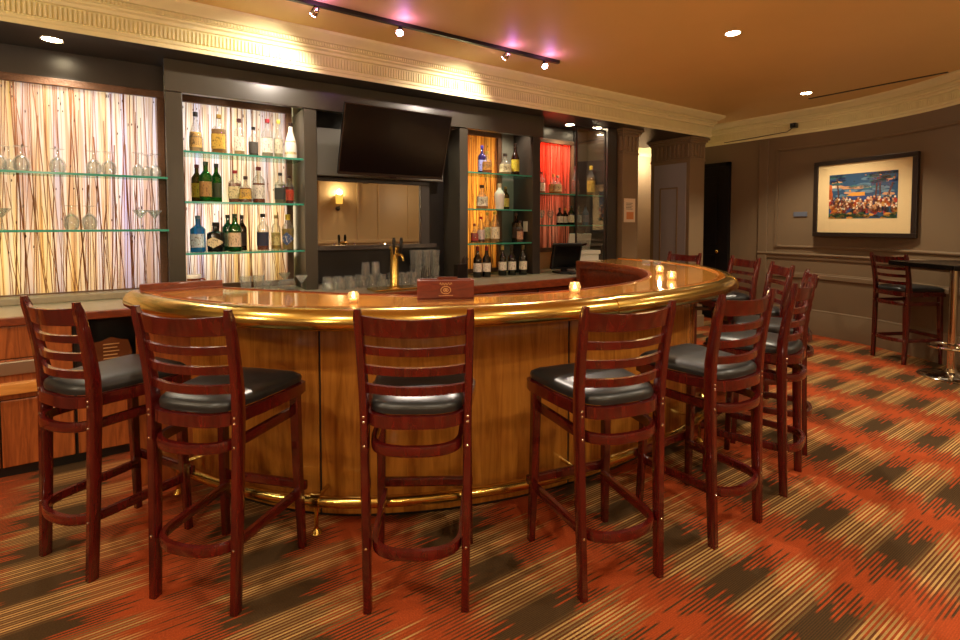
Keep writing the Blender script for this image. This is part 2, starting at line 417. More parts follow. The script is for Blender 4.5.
# front wall panelling, seen in the mirror
bm = BM()
for x in (-1.6, -.2, 1.2, 2.6, 3.0, 3.85, 4.35, 5.1):
    box(bm, x, x + .05, FY, FY + .025, 1.05, 2.6, .006)
box(bm, LX, 5.5, FY, FY + .04, .98, 1.05, .008); box(bm, LX, 5.5, FY, FY + .02, 0, .2, .005); box(bm, LX, 5.5, FY, FY + .03, 2.52, 2.58, .006)
struct('trim_10', bm, M['beige'])
# dark door in the right wall behind the column
d = thing('door_1', 'dark brown panelled door in the right wall beside the grey column', 'door', (6.97, 4.5, 0)); d['kind'] = 'structure'
bm = BM(); box(bm, 6.945, 6.99, 4.08, 4.90, .01, 2.24, .004)
for z0, z1 in ((.2, .95), (1.1, 2.1)): box(bm, 6.935, 6.95, 4.2, 4.78, z0, z1, .006)
mesh_obj('door_leaf', bm, M['door'], d)
bm = BM(); box(bm, 6.94, 7.0, 4.02, 4.08, 0, 2.30, .005); box(bm, 6.94, 7.0, 4.90, 4.96, 0, 2.30, .005); box(bm, 6.94, 7.0, 4.02, 4.96, 2.24, 2.30, .005)
mesh_obj('door_frame', bm, M['door'], d)
bm = BM(); lathe(bm, [(.012, 0), (.012, .03), (.024, .035), (.026, .05), (.016, .06)], 12)
for v in bm.verts: v.co = Vector((6.935 - v.co.z, 4.16 + v.co.x, 1.0 + v.co.y))
mesh_obj('door_knob', bm, M['brass'], d, True)

# ------------------------------------------------------------------ columns and back-bar joinery
FP = 4.145                                            # front plane of the joinery
bm = BM(); box(bm, .092, 3.56, FP, FP + .06, 2.335, ZS - .001, .004); struct('trim_11', bm, M['fascia'])
def pilaster(name, x0, x1, mat, label, y0=FP + .012, y1=4.56, zb=.86, zt=2.334):
    bm = BM(); box(bm, x0, x1, y0, y1, zb, zt, .004)
    o = mesh_obj(name, bm, mat); tag(o, label, 'partition'); return o
pilaster('partition_upright', .095, .199, M['fascia'], 'charcoal upright between the glass-rack bay and the first bottle bay')
pilaster('partition_upright', 1.04, 1.14, M['fascia'], 'charcoal upright between first bottle bay and mirror')
pilaster('partition_upright', 2.505, 2.60, M['fascia'], 'charcoal upright between mirror and second bottle bay')
pilaster('partition_upright', 3.42, 3.525, M['black_wood'], 'dark upright between second bottle bay and the red bay', zt=ZS - .002)
pilaster('partition_upright', 4.575, 4.74, M['black_wood'], 'dark upright at right end of the red bay beside the brown pillar', zt=ZS - .002)
def capital(bm, x0, x1, y0, y1, z0, z1):
    box(bm, x0 - .008, x1 + .008, y0 - .008, y1 + .008, z0, z0 + .03, .006)
    box(bm, x0, x1, y0, y1, z0 + .028, z1 - .08)
    for k, e in enumerate((.012, .03, .048)): box(bm, x0 - e, x1 + e, y0 - e, y1 + e, z1 - .082 + .027 * k, z1 - .055 + .027 * k, .008)
    n = max(3, int((x1 - x0) / .065))
    for i in range(n):
        x = x0 + (i + .5) * (x1 - x0) / n; box(bm, x - .019, x + .019, y0 - .018, y0 + .005, z0 + .045, z1 - .09, .008)
    n = max(3, int((y1 - y0) / .065))
    for i in range(n):
        y = y0 + (i + .5) * (y1 - y0) / n; box(bm, x0 - .018, x0 + .005, y - .019, y + .019, z0 + .045, z1 - .09, .008)
def column(x0, x1, y0, y1, label, panel_side):
    t = thing('column', label, 'column', ((x0 + x1) / 2, (y0 + y1) / 2, 0))
    bm = BM(); box(bm, x0, x1, y0, y1, 0, 2.26, .006); mesh_obj('shaft', bm, M['pilaster'], t)
    bm = BM(); capital(bm, x0, x1, y0, y1, 2.25, ZS); mesh_obj('capital', bm, M['pilaster'], t)
    bm = BM(); box(bm, x0 - .02, x1 + .02, y0 - .02, y1 + .02, 0, .16, .008); mesh_obj('plinth', bm, M['pilaster'], t)
    if panel_side:
        bm = BM(); box(bm, x0 - .006, x0 + .004, y0 + .05, y1 - .06, .2, 2.22, .003)
        mesh_obj('side_panel', bm, M['col_panel'], t)
        bm = BM(); ya, yb, za, zb = y0 + .17, y1 - .16, .6, 1.90
        box(bm, x0 - .018, x0 - .004, ya, ya + .02, za, zb, .004); box(bm, x0 - .018, x0 - .004, yb - .02, yb, za, zb, .004)
        box(bm, x0 - .018, x0 - .004, ya, yb, zb - .02, zb, .004); box(bm, x0 - .018, x0 - .004, ya, yb, za, za + .02, .004)
        mesh_obj('panel_moulding', bm, M['pilaster'], t)
    return t
column(4.775, 5.06, 4.10, 4.40, 'narrow brown pillar with a paper notice at the right end of the back bar', False)
column(5.95, 6.28, 3.985, 4.60, 'wide pillar with grey panelled side and fluted capital under the cornice end', True)
o = mesh_obj('paper_notice', box(BM(), 4.80, 5.0, 4.092, 4.099, 1.425, 1.715), M['paper']); tag(o, 'paper notice pinned on the narrow brown pillar', 'notice')
bm = BM()
for k in range(5): box(bm, 4.83, 4.95 - .02 * (k % 2), 4.0905, 4.0925, 1.655 - .018 * k, 1.661 - .018 * k)
n1 = mesh_obj('printed_lines', bm, M['straw'], o)
bm = BM(); box(bm, 4.84, 4.97, 4.0905, 4.0925, 1.46, 1.55); mesh_obj('printed_picture', bm, pbr('orange_print', rgb(214, 140, 84), .7), o)

# bay walls
# returns inside the bays
def bay_side(x0, x1, label, mat='grey'):
    o = mesh_obj('bay_side_panel', box(BM(), x0, x1, FP + .05, 4.56, .87, 2.334), M[mat]); tag(o, label, 'panel')

M['reed'] = tglass('reed_straw_brown', rgb(190, 136, 92), .02, .8, rgb(180, 120, 74), .5)
M['reed_dark'] = tglass('reed_dark_brown', rgb(120, 70, 40), .02, .9, rgb(120, 66, 34), .5)
M['knot'] = tglass('reed_knot_brown', rgb(80, 44, 30), .02, .9, rgb(84, 44, 28), .5)
# backlit reed panels with frames
REED = (rgb(196, 140, 84), rgb(120, 74, 50))
def reeds(x0, x1, z0, z1, y, parent, n, rm):
    rr = random.Random(int(x0 * 100) + 50); bm = BM()
    for i in range(n):
        x = x0 + (x1 - x0) * (i + rr.random()) / n; ln = rr.gauss(0, .04); r = rr.choice([.0014, .0016, .002, .0022, .0026, .0036])
        top = z1 - (0 if rr.random() < .6 else rr.random() * .9); pts = []
        for k in range(6):
            f = k / 5; xx = x + ln * (f - .5) + .006 * math.sin(f * 5 + i); xx = min(x1 - .004, max(x0 + .004, xx)); pts.append((xx, y - .004 - r, z0 + (top - z0) * f))
        tube(bm, pts, [r * rr.uniform(.8, 1.2) for _ in pts], 5)
    nf = len(bm.faces)
    for i in range(int(n * .8)):
        x = rr.uniform(x0 + .01, x1 - .01); z = z0 + (z1 - z0) * (1 - rr.random() ** 1.6 * .8) - .04; l = rr.uniform(.012, .03)
        tube(bm, [(x, y - .008, z), (x + .002, y - .008, z + l * .5), (x + .001, y - .008, z + l)], [.0015, .0036, .0015], 5)
    for f in list(bm.faces)[nf:]: f.material_index = 1
    mesh_obj('reeds', bm, [rm, M['knot']], parent, True)
def backlit(x0, x1, z0, z1, mat, label, y=4.52, fw=.05, n=40, rm=None):
    rm = rm or M['reed']
    t = thing('backlit_reed_panel', label, 'panel', ((x0 + x1) / 2, y, z0))
    bm = BM()
    for a, b in (((x0, z0), (x1, z1)),): 
        vs = [bm.verts.new((x, y, z)) for x, z in ((x0, z0), (x1, z0), (x1, z1), (x0, z1))]; bm.faces.new(vs)
        vs = [bm.verts.new((x, y + .008, z)) for x, z in ((x0, z0), (x1, z0), (x1, z1), (x0, z1))]
    bm2 = BM(); vs = [bm2.verts.new((x, y, z)) for x, z in ((x0, z0), (x1, z0), (x1, z1), (x0, z1))]; bm2.faces.new(vs); bm.free()
    mesh_obj('resin_sheet', bm2, mat, t)
    bm = BM(); f0, f1 = y - .03, y + .03
    box(bm, x0 - fw, x1 + fw, f0, f1, z1, z1 + fw, .006); box(bm, x0 - fw, x1 + fw, f0, f1, z0 - fw, z0, .006)
    box(bm, x0 - fw, x0, f0, f1, z0, z1, .006); box(bm, x1, x1 + fw, f0, f1, z0, z1, .006)
    mesh_obj('frame', bm, M['bronze_frame'], t)
    bm = BM(); box(bm, x0 - fw, x1 + fw, f0 + .02, f1, z1 + fw + .0005, ZS - .001); mesh_obj('header_board', bm, M['black_wood'], t)
    reeds(x0, x1, z0, z1, y, t, n, rm)
    return t
backlit(LX + .06, .045, .935, 2.325, reed_mat('reed_resin_pale', STREAK, REED, .25, 1.3), 'wide backlit reed panel behind the stemware shelves at the left', 4.40, n=200)
backlit(.205, .975, .92, 2.345, reed_mat('reed_resin_blue', STREAK, REED, .3, 5.1), 'backlit reed panel behind the first bottle bay, left of mirror', n=56)
backlit(2.58, 3.20, .92, 2.35, reed_mat('reed_resin_amber', AMBER, (rgb(170, 100, 40), rgb(96, 54, 26)), .9, 9.4), 'amber backlit reed panel behind the second bottle bay', n=52, rm=M['reed_dark'])
backlit(3.60, 4.30, 1.12, 2.36, reed_mat('reed_resin_red', ROSE, (rgb(190, 110, 80), rgb(120, 60, 44)), .9, 14.2), 'backlit reed panel glowing red at the right-hand bay', n=58, rm=M['reed_dark'])
bm = BM(); box(bm, 3.26, 3.43, 4.50, 4.56, .87, 2.55); o = mesh_obj('bay_back_panel', bm, M['grey']); tag(o, 'plain grey back panel right of the amber reed panel', 'panel')
bm = BM(); box(bm, 4.36, 4.58, 4.50, 4.56, .87, 2.55); o = mesh_obj('bay_back_panel', bm, M['dark']); tag(o, 'dark back panel right of the red-lit reed panel', 'panel')
# light boxes behind the panels (solid dividers so each bay has its own colour)
for i, x in enumerate((.10, 1.05, 2.50, 3.45, 4.50)):
    bm = BM(); box(bm, x, x + .04, 4.57, 4.95, .3, 2.555); struct('trim_%d' % (20 + i), bm, M['cream'])

# glass shelves
def shelf(x0, x1, y0, y1, z, label):
    t = thing('glass_shelf', label, 'shelf', ((x0 + x1) / 2, (y0 + y1) / 2, z), 0, None)
    bm = BM(); box(bm, x0, x1, y0 + .004, y1, z - .012, z); mesh_obj('pane', bm, M['shelf_glass'], t)
    bm = BM(); box(bm, x0, x1, y0, y0 + .004, z - .0145, z + .0005); mesh_obj('polished_edge', bm, M['green_edge'], t)['label'] = 'green polished front edge'
    return t
for z, nm in ((1.73, 'upper'), (1.362, 'lower')): shelf(LX + .02, .10, 4.14, 4.365, z, nm + ' glass shelf of stemware across the wide reed panel')
for z, nm in ((1.93, 'top'), (1.565, 'middle'), (1.188, 'bottom')): shelf(.201, 1.036, 4.17, 4.485, z, nm + ' glass bottle shelf in the bay left of the mirror')
for z, nm in ((1.92, 'top'), (1.555, 'middle'), (1.207, 'bottom')): shelf(2.602, 3.418, 4.17, 4.485, z, nm + ' glass bottle shelf in the amber bay')
for z, nm in ((1.745, 'upper'), (1.391, 'lower')): shelf(3.527, 4.572, 4.20, 4.485, z, nm + ' glass shelf in the red bay')

# mirror, TV niche
t = thing('wall_mirror', 'wide mirror below the television reflecting the wall and its sconce', 'mirror', (1.78, 4.45, 1.19))
bm = BM(); vs = [bm.verts.new(p) for p in ((1.143, 4.44, 1.21), (2.215, 4.44, 1.21), (2.215, 4.44, 1.78), (1.143, 4.44, 1.78))]; bm.faces.new(vs); mesh_obj('mirror_glass', bm, M['mirror'], t)
bm = BM(); box(bm, 1.142, 2.31, 4.415, 4.455, 1.78, 1.815, .004); box(bm, 2.215, 2.31, 4.415, 4.455, 1.19, 1.78, .004); mesh_obj('frame', bm, M['black_wood'], t)
bm = BM(); box(bm, 1.142, 2.36, 4.36, 4.46, 1.165, 1.21, .006); mesh_obj('sill', bm, pbr('black_marble', rgb(60, 54, 50), .2, var=.5, scale=30), t)
bm = BM(); box(bm, 1.142, 2.50, 4.47, 4.56, .87, 2.55); o = mesh_obj('niche_back_panel', bm, M['dark']); tag(o, 'dark back panel of the niche behind mirror and television', 'panel')
bm = BM(); box(bm, 1.143, 2.43, 4.345, 4.42, 1.82, 2.23, .006); o = mesh_obj('equipment_panel', bm, M['grey']); tag(o, 'grey panel box behind the television above the mirror', 'panel')
# television, tilted forward
t = thing('television', 'black flat television tilted forward above the mirror', 'television', (1.785, 4.0, 2.09))
a = math.atan2(.2, .55); R = Matrix.Rotation(a, 4, 'X')
def tvbox(name, args, mat, bev=0):
    bm = BM(); box(bm, *args, bev)
    for v in bm.verts: v.co = R @ v.co
    o = mesh_obj(name, bm, mat, t, False, False); return o
tvbox('casing', (-.49, .49, .008, .04, -.29, .29), M['black'], .004)
tvbox('screen', (-.482, .482, .002, .009, -.268, .284), M['black_gloss'])
bm = BM()
for ar in ((-.49, .49, -.002, .012, -.292, -.27), (-.49, -.483, -.002, .012, -.27, .29), (.483, .49, -.002, .012, -.27, .29), (-.49, .49, -.002, .012, .284, .291)): box(bm, *ar)
for v in bm.verts: v.co = R @ v.co
mesh_obj('bezel', bm, M['tv_edge'], t, False, False)
tvbox('sensor', (-.03, .03, -.004, .006, -.305, -.29), M['black'])
bm = BM(); tube(bm, [(0, .03, 0), (0, .18, -.03), (0, .33, -.03)], .03, 8); box(bm, -.2, .2, .31, .335, -.18, .12); mesh_obj('wall_mount', bm, M['black'], t, False, False)

t = thing('glass_partition', 'upright dark-edged glass panel at the right front of the red bay', 'panel', (4.30, 4.17, .87))
mesh_obj('pane', box(BM(), 4.08, 4.535, 4.166, 4.172, .875, 2.50), M['pane'], t)
bm = BM(); box(bm, 4.066, 4.082, 4.16, 4.178, .868, 2.52); box(bm, 4.533, 4.549, 4.16, 4.178, .868, 2.52); box(bm, 4.066, 4.549, 4.16, 4.178, 2.50, 2.52); mesh_obj('edge_trim', bm, M['black_wood'], t)
# ------------------------------------------------------------------ back counter, left service cabinet
t = thing('back_counter', 'long back bar counter with red brown front edge under the bottle bays', 'counter', (2.1, 3.9, 0))
bm = BM(); box(bm, -.05, 4.74, 3.66, 4.56, .82, .86, .004); mesh_obj('worktop', bm, M['stone'], t)
bm = BM(); box(bm, -.05, 4.74, 3.625, 3.665, .79, .862, .008); mesh_obj('front_edge', bm, M['redwood'], t)
bm = BM(); box(bm, -.05, 4.74, 3.72, 4.56, .0, .82); mesh_obj('body', bm, M['dark'], t)
for k in range(6):
    x = .0 + k * .78; dr = mesh_obj('door', box(BM(), x + .01, x + .76, 3.70, 3.722, .1, .77, .005), M['redwood'], t)
    mesh_obj('handle', box(BM(), x + .68, x + .70, 3.675, 3.70, .5, .64, .004), M['steel'], dr)
t = thing('service_cabinet', 'orange brown wooden service cabinet under the wide reed panel at left', 'cabinet', (-1.1, 3.9, 0))
bm = BM(); box(bm, LX + .01, -.07, 3.70, 4.30, .85, .885, .004); mesh_obj('worktop', bm, M['stone'], t)
bm = BM(); box(bm, LX + .01, -.07, 4.22, 4.365, .8855, .928, .006); mesh_obj('back_ledge', bm, M['stone'], t)
bm = BM(); box(bm, LX + .01, -.07, 3.65, 3.702, .842, .888, .006); mesh_obj('front_edge', bm, M['redwood'], t)
bm = BM(); box(bm, LX + .01, -.39, 3.69, 4.3, .04, .85); box(bm, -.39, -.07, 3.69, 4.3, .04, .535); box(bm, -.39, -.36, 3.70, 4.3, .48, .85); box(bm, -.10, -.07, 3.70, 4.3, .48, .85); box(bm, -.39, -.07, 4.0, 4.3, .48, .85)
mesh_obj('body', bm, M['dark'], t)
for i, (xa, xb) in enumerate(((-2.25, -1.66), (-1.64, -1.05), (-1.03, -.40))):
    dr = mesh_obj('drawer', box(BM(), xa, xb, 3.668, 3.69, .66, .838, .005), M['cab'], t)
    bm = BM(); box(bm, xa, xb - .14, 3.655, 3.69, .572, .645, .004); mesh_obj('steel_strip', bm, M['steel'], dr)
    mesh_obj('pull_board', box(BM(), xa, xb - .1, 3.635, 3.69, .468, .53, .006), M['honey'], t)
    mesh_obj('lower_rail', box(BM(), xa, xb, 3.672, 3.69, .435, .655, .003), M['cab'], t)
    for xm, xn in ((xa, (xa + xb) / 2 - .004), ((xa + xb) / 2 + .004, xb)):
        dd = mesh_obj('door', box(BM(), xm, xn, 3.668, 3.69, .06, .43, .005), M['cab'], t)
        mesh_obj('handle', box(BM(), xn - .04, xn - .028, 3.645, 3.668, .34, .41, .004), M['brass'], dd)
dd = mesh_obj('door', box(BM(), -.385, -.075, 3.668, 3.69, .06, .53, .005), M['cab'], t)
mesh_obj('kick_board', box(BM(), LX + .01, -.07, 3.70, 3.72, 0, .05), M['dark'], t)
# badge-shaped plaque in the niche
pl = thing('plaque', 'brown badge-shaped plaque standing in the dark niche of the service cabinet', 'plaque', (-.225, 3.78, .5365))
bm = BM(); outl = [(-.09, .0), (.09, 0), (.105, .05), (.085, .115), (.045, .12), (.0, .135), (-.045, .12), (-.085, .115), (-.105, .05)]
f = bm.faces.new([bm.verts.new((x, 0, z)) for x, z in outl]); e = bmesh.ops.extrude_face_region(bm, geom=[f])
for v in [v for v in e['geom'] if isinstance(v, bmesh.types.BMVert)]: v.co.y += .015
bmesh.ops.scale(bm, vec=(1, 1, 1.25), verts=bm.verts[:])
mesh_obj('board', bm, pbr('bronze_plaque', rgb(120, 70, 40), .25, .3), pl, False, False)
bm = BM()
for k in range(5): box(bm, -.04, .04 - .01 * (k % 2), -.003, 0, .035 + .022 * k, .041 + .022 * k)
mesh_obj('raised_lines', bm, M['gold_mark'], pl, False, False)

# ------------------------------------------------------------------ the bar
OC = [(-.14, 3.27), (-.07, 2.98), (.03, 2.74), (.18, 2.49), (.38, 2.24), (.62, 2.04), (.91, 1.88), (1.18, 1.775), (1.45, 1.70), (1.75, 1.65), (2.23, 1.63),
      (2.72, 1.67), (3.10, 1.755), (3.45, 1.92), (3.80, 2.22), (4.07, 2.60), (4.23, 3.08), (4.27, 3.60)]
O = smooth_path(resample(catmull(OC, 10), 150), 6)
IC = [(.32, 3.25), (.66, 2.80), (.95, 2.47), (1.22, 2.23), (1.52, 2.08), (1.88, 2.02), (2.2, 2.035), (2.48, 2.08), (2.74, 2.17), (3.02, 2.34), (3.30, 2.62), (3.46, 2.92), (3.52, 3.2), (3.53, 3.60)]
I = smooth_path(resample(catmull(IC, 10), 150), 4)
bar = thing('bar_counter', 'large curved bar with oak front, lacquered top and brass arm rail', 'bar', (2.1, 2.4, 0))
B = offset(O, .08)                                    # travel goes left->right along the front, inside of the bar is to the left
def strip(bm, P, Q, z0, z1):
    n = len(P); r = [[bm.verts.new((p[0], p[1], z)) for p in L] for L, z in ((P, z1), (Q, z1), (Q, z0), (P, z0))]
    for i in range(n - 1):
        for j in range(4): bm.faces.new((r[j][i], r[j][i + 1], r[(j + 1) % 4][i + 1], r[(j + 1) % 4][i]))
    bm.faces.new([r[j][0] for j in range(4)]); bm.faces.new([r[3 - j][-1] for j in range(4)])
bm = BM(); strip(bm, B, I, .975, 1.03); mesh_obj('bar_top', bm, M['bartop'], bar)
# inlaid wood border next to the rail
bm = BM(); sweep(bm, B, [(0, 1.0), (0, 1.035), (.004, 1.038), (.046, 1.036), (.05, 1.033), (.05, 1.0)]); mesh_obj('border_moulding', bm, wood('orange_border_wood', rgb(168, 84, 22), rgb(212, 130, 44), .16, .9, (8, 8, 8), 1), bar, 35)
bm = BM(); prof = [(0, .96), (0, 1.032), (-.010, 1.040), (-.026, 1.042), (-.048, 1.035), (-.067, 1.019), (-.079, .998), (-.082, .977), (-.076, .960), (-.060, .949), (-.03, .946)]
sweep(bm, B, prof); rail = mesh_obj('arm_rail', bm, M['brass'], bar, 40)
for i in (66, 100, 124):
    seg = B[i:i + 3]; bm = BM(); sweep(bm, seg, [(o * 1.05 - .001, .998 + (z - .998) * 1.08) for o, z in prof]); mesh_obj('rail_joint', bm, M['brass'], rail, 40)
# front panels (split by dark seams)
D = offset(O, .275)
cuts = [2, 30, 64, 98, 126, 149]
bm = BM(); sweep(bm, offset(O, .282), [(0, 0), (0, .97), (.03, .97), (.03, 0)]); mesh_obj('carcass', bm, M['dark'], bar)
for a_, b_ in zip(cuts, cuts[1:]):
    seg = resample(D[a_:b_ + 1], 24); seg = resample(seg, 200)[1:-1]; seg = resample(seg, 24)
    bm = BM(); sweep(bm, seg, [(0, .015), (0, .968), (.012, .968), (.012, .015)]); mesh_obj('front_panel', bm, M['oak'], bar, 30)
bm = BM(); sweep(bm, offset(O, .262), [(0, .925), (-.0, .965), (.02, .965), (.02, .915), (.008, .915)]); mesh_obj('frieze_moulding', bm, M['oak'], bar, 30)
# end panel and inner lining
bm = BM(); box(bm, -.085, .29, 3.17, 3.24, 0, .975, .004); mesh_obj('end_panel', bm, M['cab'], bar)
bm = BM(); Iin = offset(I, -.04); sweep(bm, Iin, [(0, .0), (0, .975), (-.02, .975), (-.02, 0)]); mesh_obj('inner_lining', bm, M['redwood'], bar, 30)
bm = BM(); sweep(bm, I, [(.006, .965), (.010, .985), (.010, 1.02), (.004, 1.034), (-.02, 1.036), (-.02, .965)]); mesh_obj('inner_edge', bm, M['redwood'], bar, 30)
bm = BM(); box(bm, -.065, .335, 3.19, 3.245, 1.0, 1.042, .005); box(bm, -.065, .335, 3.215, 3.26, 1.036, 1.075, .005); mesh_obj('ledge', bm, M['redwood'], bar)
bm = BM(); box(bm, 3.52, 4.0, 3.54, 3.60, 0, 1.0, .004); mesh_obj('end_post', bm, M['redwood'], bar)
# foot rail with floor brackets
F = offset(O, .148); F = F[3:147]
bm = BM(); tube(bm, [(x, y, .145) for x, y in F], .026, 12); fr = mesh_obj('foot_rail', bm, M['brass'], bar, True)
for i in (5, 28, 60, 88, 112, 132):
    p = Vector(F[i]); n = normals2(F)[i]
    bm = BM(); tube(bm, [(p.x, p.y, .125), (p.x, p.y, .02)], .010, 8); tube(bm, [(p.x, p.y, .15), (p.x + n.x * .13, p.y + n.y * .13, .15)], .010, 8)
    tube(bm, [(p.x - n.x * .0, p.y, .02), (p.x, p.y, .0)], [.012, .026], 10)
    d_ = Vector((n.y, -n.x)); tube(bm, [(p.x - d_.x * .02, p.y - d_.y * .02, .15), (p.x + d_.x * .02, p.y + d_.y * .02, .15)], .033, 12)
    mesh_obj('rail_bracket', bm, M['brass'], fr, 40)

# ------------------------------------------------------------------ bar stools
def post_y(z): # rear leg, side view: foot at 0, forward at the seat, raked back above
    P = [(0, 0.0), (.3, .012), (.7, .022), (.8, .018), (.95, -.002), (1.1, -.034)]
    for (a, ya), (b, yb) in zip(P, P[1:]):
        if z <= b: return ya + (yb - ya) * (z - a) / (b - a)
    return P[-1][1]
def post_x(z): return .176 + (.186 - .176) * min(1, z / .75) + (max(0, z - .75) / .35) * .010
def rect_sweep(bm, pts, secs):
    """pts with per-point (half x, half y) sections, loft"""
    rings = []
    for p, (hx, hy) in zip(pts, secs):
        b = .28
        ring = [(hx, hy * (1 - b)), (hx * (1 - b), hy), (-hx * (1 - b), hy), (-hx, hy * (1 - b)), (-hx, -hy * (1 - b)), (-hx * (1 - b), -hy), (hx * (1 - b), -hy), (hx, -hy * (1 - b))]
        rings.append([bm.verts.new((p[0] + x, p[1] + y, p[2])) for x, y in ring])
    for a, b in zip(rings, rings[1:]):
        for k in range(8): bm.faces.new((a[k], a[(k + 1) % 8], b[(k + 1) % 8], b[k]))
    bm.faces.new(rings[0][::-1]); bm.faces.new(rings[-1]); return bm
def hoop_path(xf, yf, xb, yb, back, n=14):
    """U from the front left leg round the back to the front right leg"""
    pts = [(-xf, yf), (-(xf * .6 + xb * .4), yf * .62 + yb * .38)]
    for k in range(n + 1):
        a = PI * k / n; c, s = math.cos(a), math.sin(a)
        pts.append((-xb * math.copysign(abs(c) ** .78, c), yb - (yb - back) * abs(s) ** .85))
    pts += [((xf * .6 + xb * .4), yf * .62 + yb * .38), (xf, yf)]
    return smooth_path(resample(catmull(pts, 4), 44), 2)
def seat_outline(ins=0, n=14):
    side = []
    for k in range(n + 1):
        a = PI * k / n; c, s = math.cos(a), math.sin(a)
        side.append(((.172 - ins) * math.copysign(abs(c) ** .6, c), .09 - (.118 - ins) * abs(s) ** .8))
    P = [(-.17, .402 - ins), (0, .407 - ins), (.17, .402 - ins), (.198 - ins, .39 - ins), (.205 - ins, .36), (.196 - ins, .25), (.183 - ins, .14)] + side + [(-.183 + ins, .14), (-.196 + ins, .25), (-.205 + ins, .36), (-.198 + ins, .39 - ins)]
    return P
def make_stool():
    t = thing('bar_stool', '', 'stool'); W = M['stool_wood']
    P = seat_outline()
    def cushion():
        bm = BM(); lv = [(.018, .722), (.002, .728), (0, .745), (.004, .757), (.018, .768), (.05, .776), (.10, .781)]
        rings = []
        for ins, z in lv:
            q = []
            for x, y in P:
                cx, cy = 0, .19; k = 1 - ins / .20
                q.append(bm.verts.new((cx + (x - cx) * k, cy + (y - cy) * k, z)))
            rings.append(q)
        n = len(P)
        for a, b in zip(rings, rings[1:]):
            for k in range(n): bm.faces.new((a[k], a[(k + 1) % n], b[(k + 1) % n], b[k]))
        bm.faces.new(rings[0][::-1]); bm.faces.new(rings[-1]); return bm
    mesh_obj('seat', cushion(), M['vinyl'], t, 60, False)
    bm = BM(); sweep(bm, [(x * .965, .19 + (y - .19) * .965) for x, y in P], [(0, .680), (0, .724), (.022, .724), (.022, .680)], True)
    mesh_obj('seat_frame', bm, W, t, 40, False)
    for s in (-1, 1):
        zs = [0, .15, .35, .55, .7, .8, .9, 1.0, 1.07, 1.095, 1.103]
        bm = BM(); rect_sweep(bm, [(s * post_x(z), post_y(z), z) for z in zs], [(.0152 if z < 1.09 else .012, (.0185 + .0045 * min(1, z / .7)) if z < .8 else .023 - .008 * (z - .8) / .3 - (.004 if z > 1.09 else 0)) for z in zs])
        lg = mesh_obj('rear_leg', bm, W, t, 40, False)
        for z in (.234, .604, .69, .71):
            bm = BM(); lathe(bm, [(.0055, 0), (.0055, .002), (.003, .004)], 8)
            for v in bm.verts: v.co = Vector((s * post_x(z) + v.co.x, post_y(z) - (.0185 + .0045 * min(1, z / .7)) - v.co.z + .0005, z + v.co.y))
            mesh_obj('bolt', bm, M['chrome'], lg, True, False)
        bm = BM(); rect_sweep(bm, [(s * .194, .383, 0), (s * .186, .37, .35), (s * .182, .362, .724)], [(.0145, .0145), (.018, .018), (.020, .020)])
        mesh_obj('front_leg', bm, W, t, 40, False)
    def slat(z0, z1, dip, name):
        bm = BM(); n = 12; rows = []
        for k in range(n + 1):
            u = -1 + 2 * k / n; zc = (z0 + z1) / 2; x = u * (post_x(zc) - .010)
            b = -.040 * (1 - u * u); d = dip * (1 - u * u)
            q = []
            for z, yo in ((z0 - d * .5, 0), (z1 - d, 0), (z1 - d, -.017), (z0 - d * .5, -.017)):
                q.append(bm.verts.new((x, post_y(z) + b + .010 + yo, z)))
            rows.append(q)
        for a, c in zip(rows, rows[1:]):
            for k in range(4): bm.faces.new((a[k], a[(k + 1) % 4], c[(k + 1) % 4], c[k]))
        bm.faces.new(rows[0]); bm.faces.new(rows[-1][::-1]); mesh_obj(name, bm, W, t, 30, False)
    slat(1.010, 1.080, .010, 'top_rail')
    for z0, z1 in ((.939, .970), (.867, .899), (.795, .828)): slat(z0, z1, .004, 'back_slat')
    for z, hh, nm in ((.604, .018, 'upper_hoop'), (.234, .018, 'foot_hoop')):
        bm = BM(); pth = hoop_path(.172, .372, .160, .06, -.045)
        sweep(bm, pth, [(-.009, z - hh), (-.011, z - hh * .6), (-.011, z + hh * .6), (-.009, z + hh), (.009, z + hh), (.011, z + hh * .6), (.011, z - hh * .6), (.009, z - hh)])
        mesh_obj(nm, bm, W, t, 40, False)
    bm = BM(); box(bm, -.208, .208, .39, .413, .245, .285, .008); mesh_obj('foot_bar', bm, W, t, False, False)
    return t
STOOLS = [(-.316, 2.578, -1.034, 'dark cherry ladder-back bar stool at the left end of the bar by the cabinet'),
          (.102, 2.060, -.82, 'second cherry bar stool from the left, angled toward the brass rail end'),
          (.771, 1.587, -.558, 'cherry bar stool seen squarely from behind in front of the wooden box'),
          (1.483, 1.256, -.209, 'cherry bar stool in front of the single candle and rail joint'),
          (2.175, 1.195, -.018, 'cherry bar stool fifth from left, before the right curve of the bar'),
          (2.860, 1.276, .24, 'cherry bar stool sixth from left, turned edge-on and overlapping the fifth'),
          (3.43, 1.48, .50, 'cherry bar stool mostly hidden behind the sixth one'),
          (3.96, 1.90, .78, 'cherry bar stool eighth round the bar, its slats seen past the sixth'),
          (4.50, 2.47, 1.08, 'cherry bar stool just behind the rightmost bend of the brass rail'),
          (4.70, 3.22, 1.45, 'far cherry bar stool whose top shows above the bar near the wide pillar'),
          (6.31, 1.925, -2.067, 'lone cherry bar stool at the high table by the right wall')]
st0 = make_stool()
for i, (x, y, rz, lb) in enumerate(STOOLS):
    s = st0 if i == 0 else dup(st0)
    s.location = (x, y, 0); s.rotation_euler = (0, 0, rz); s['label'] = lb; s['group'] = 'ladder-back bar stools'

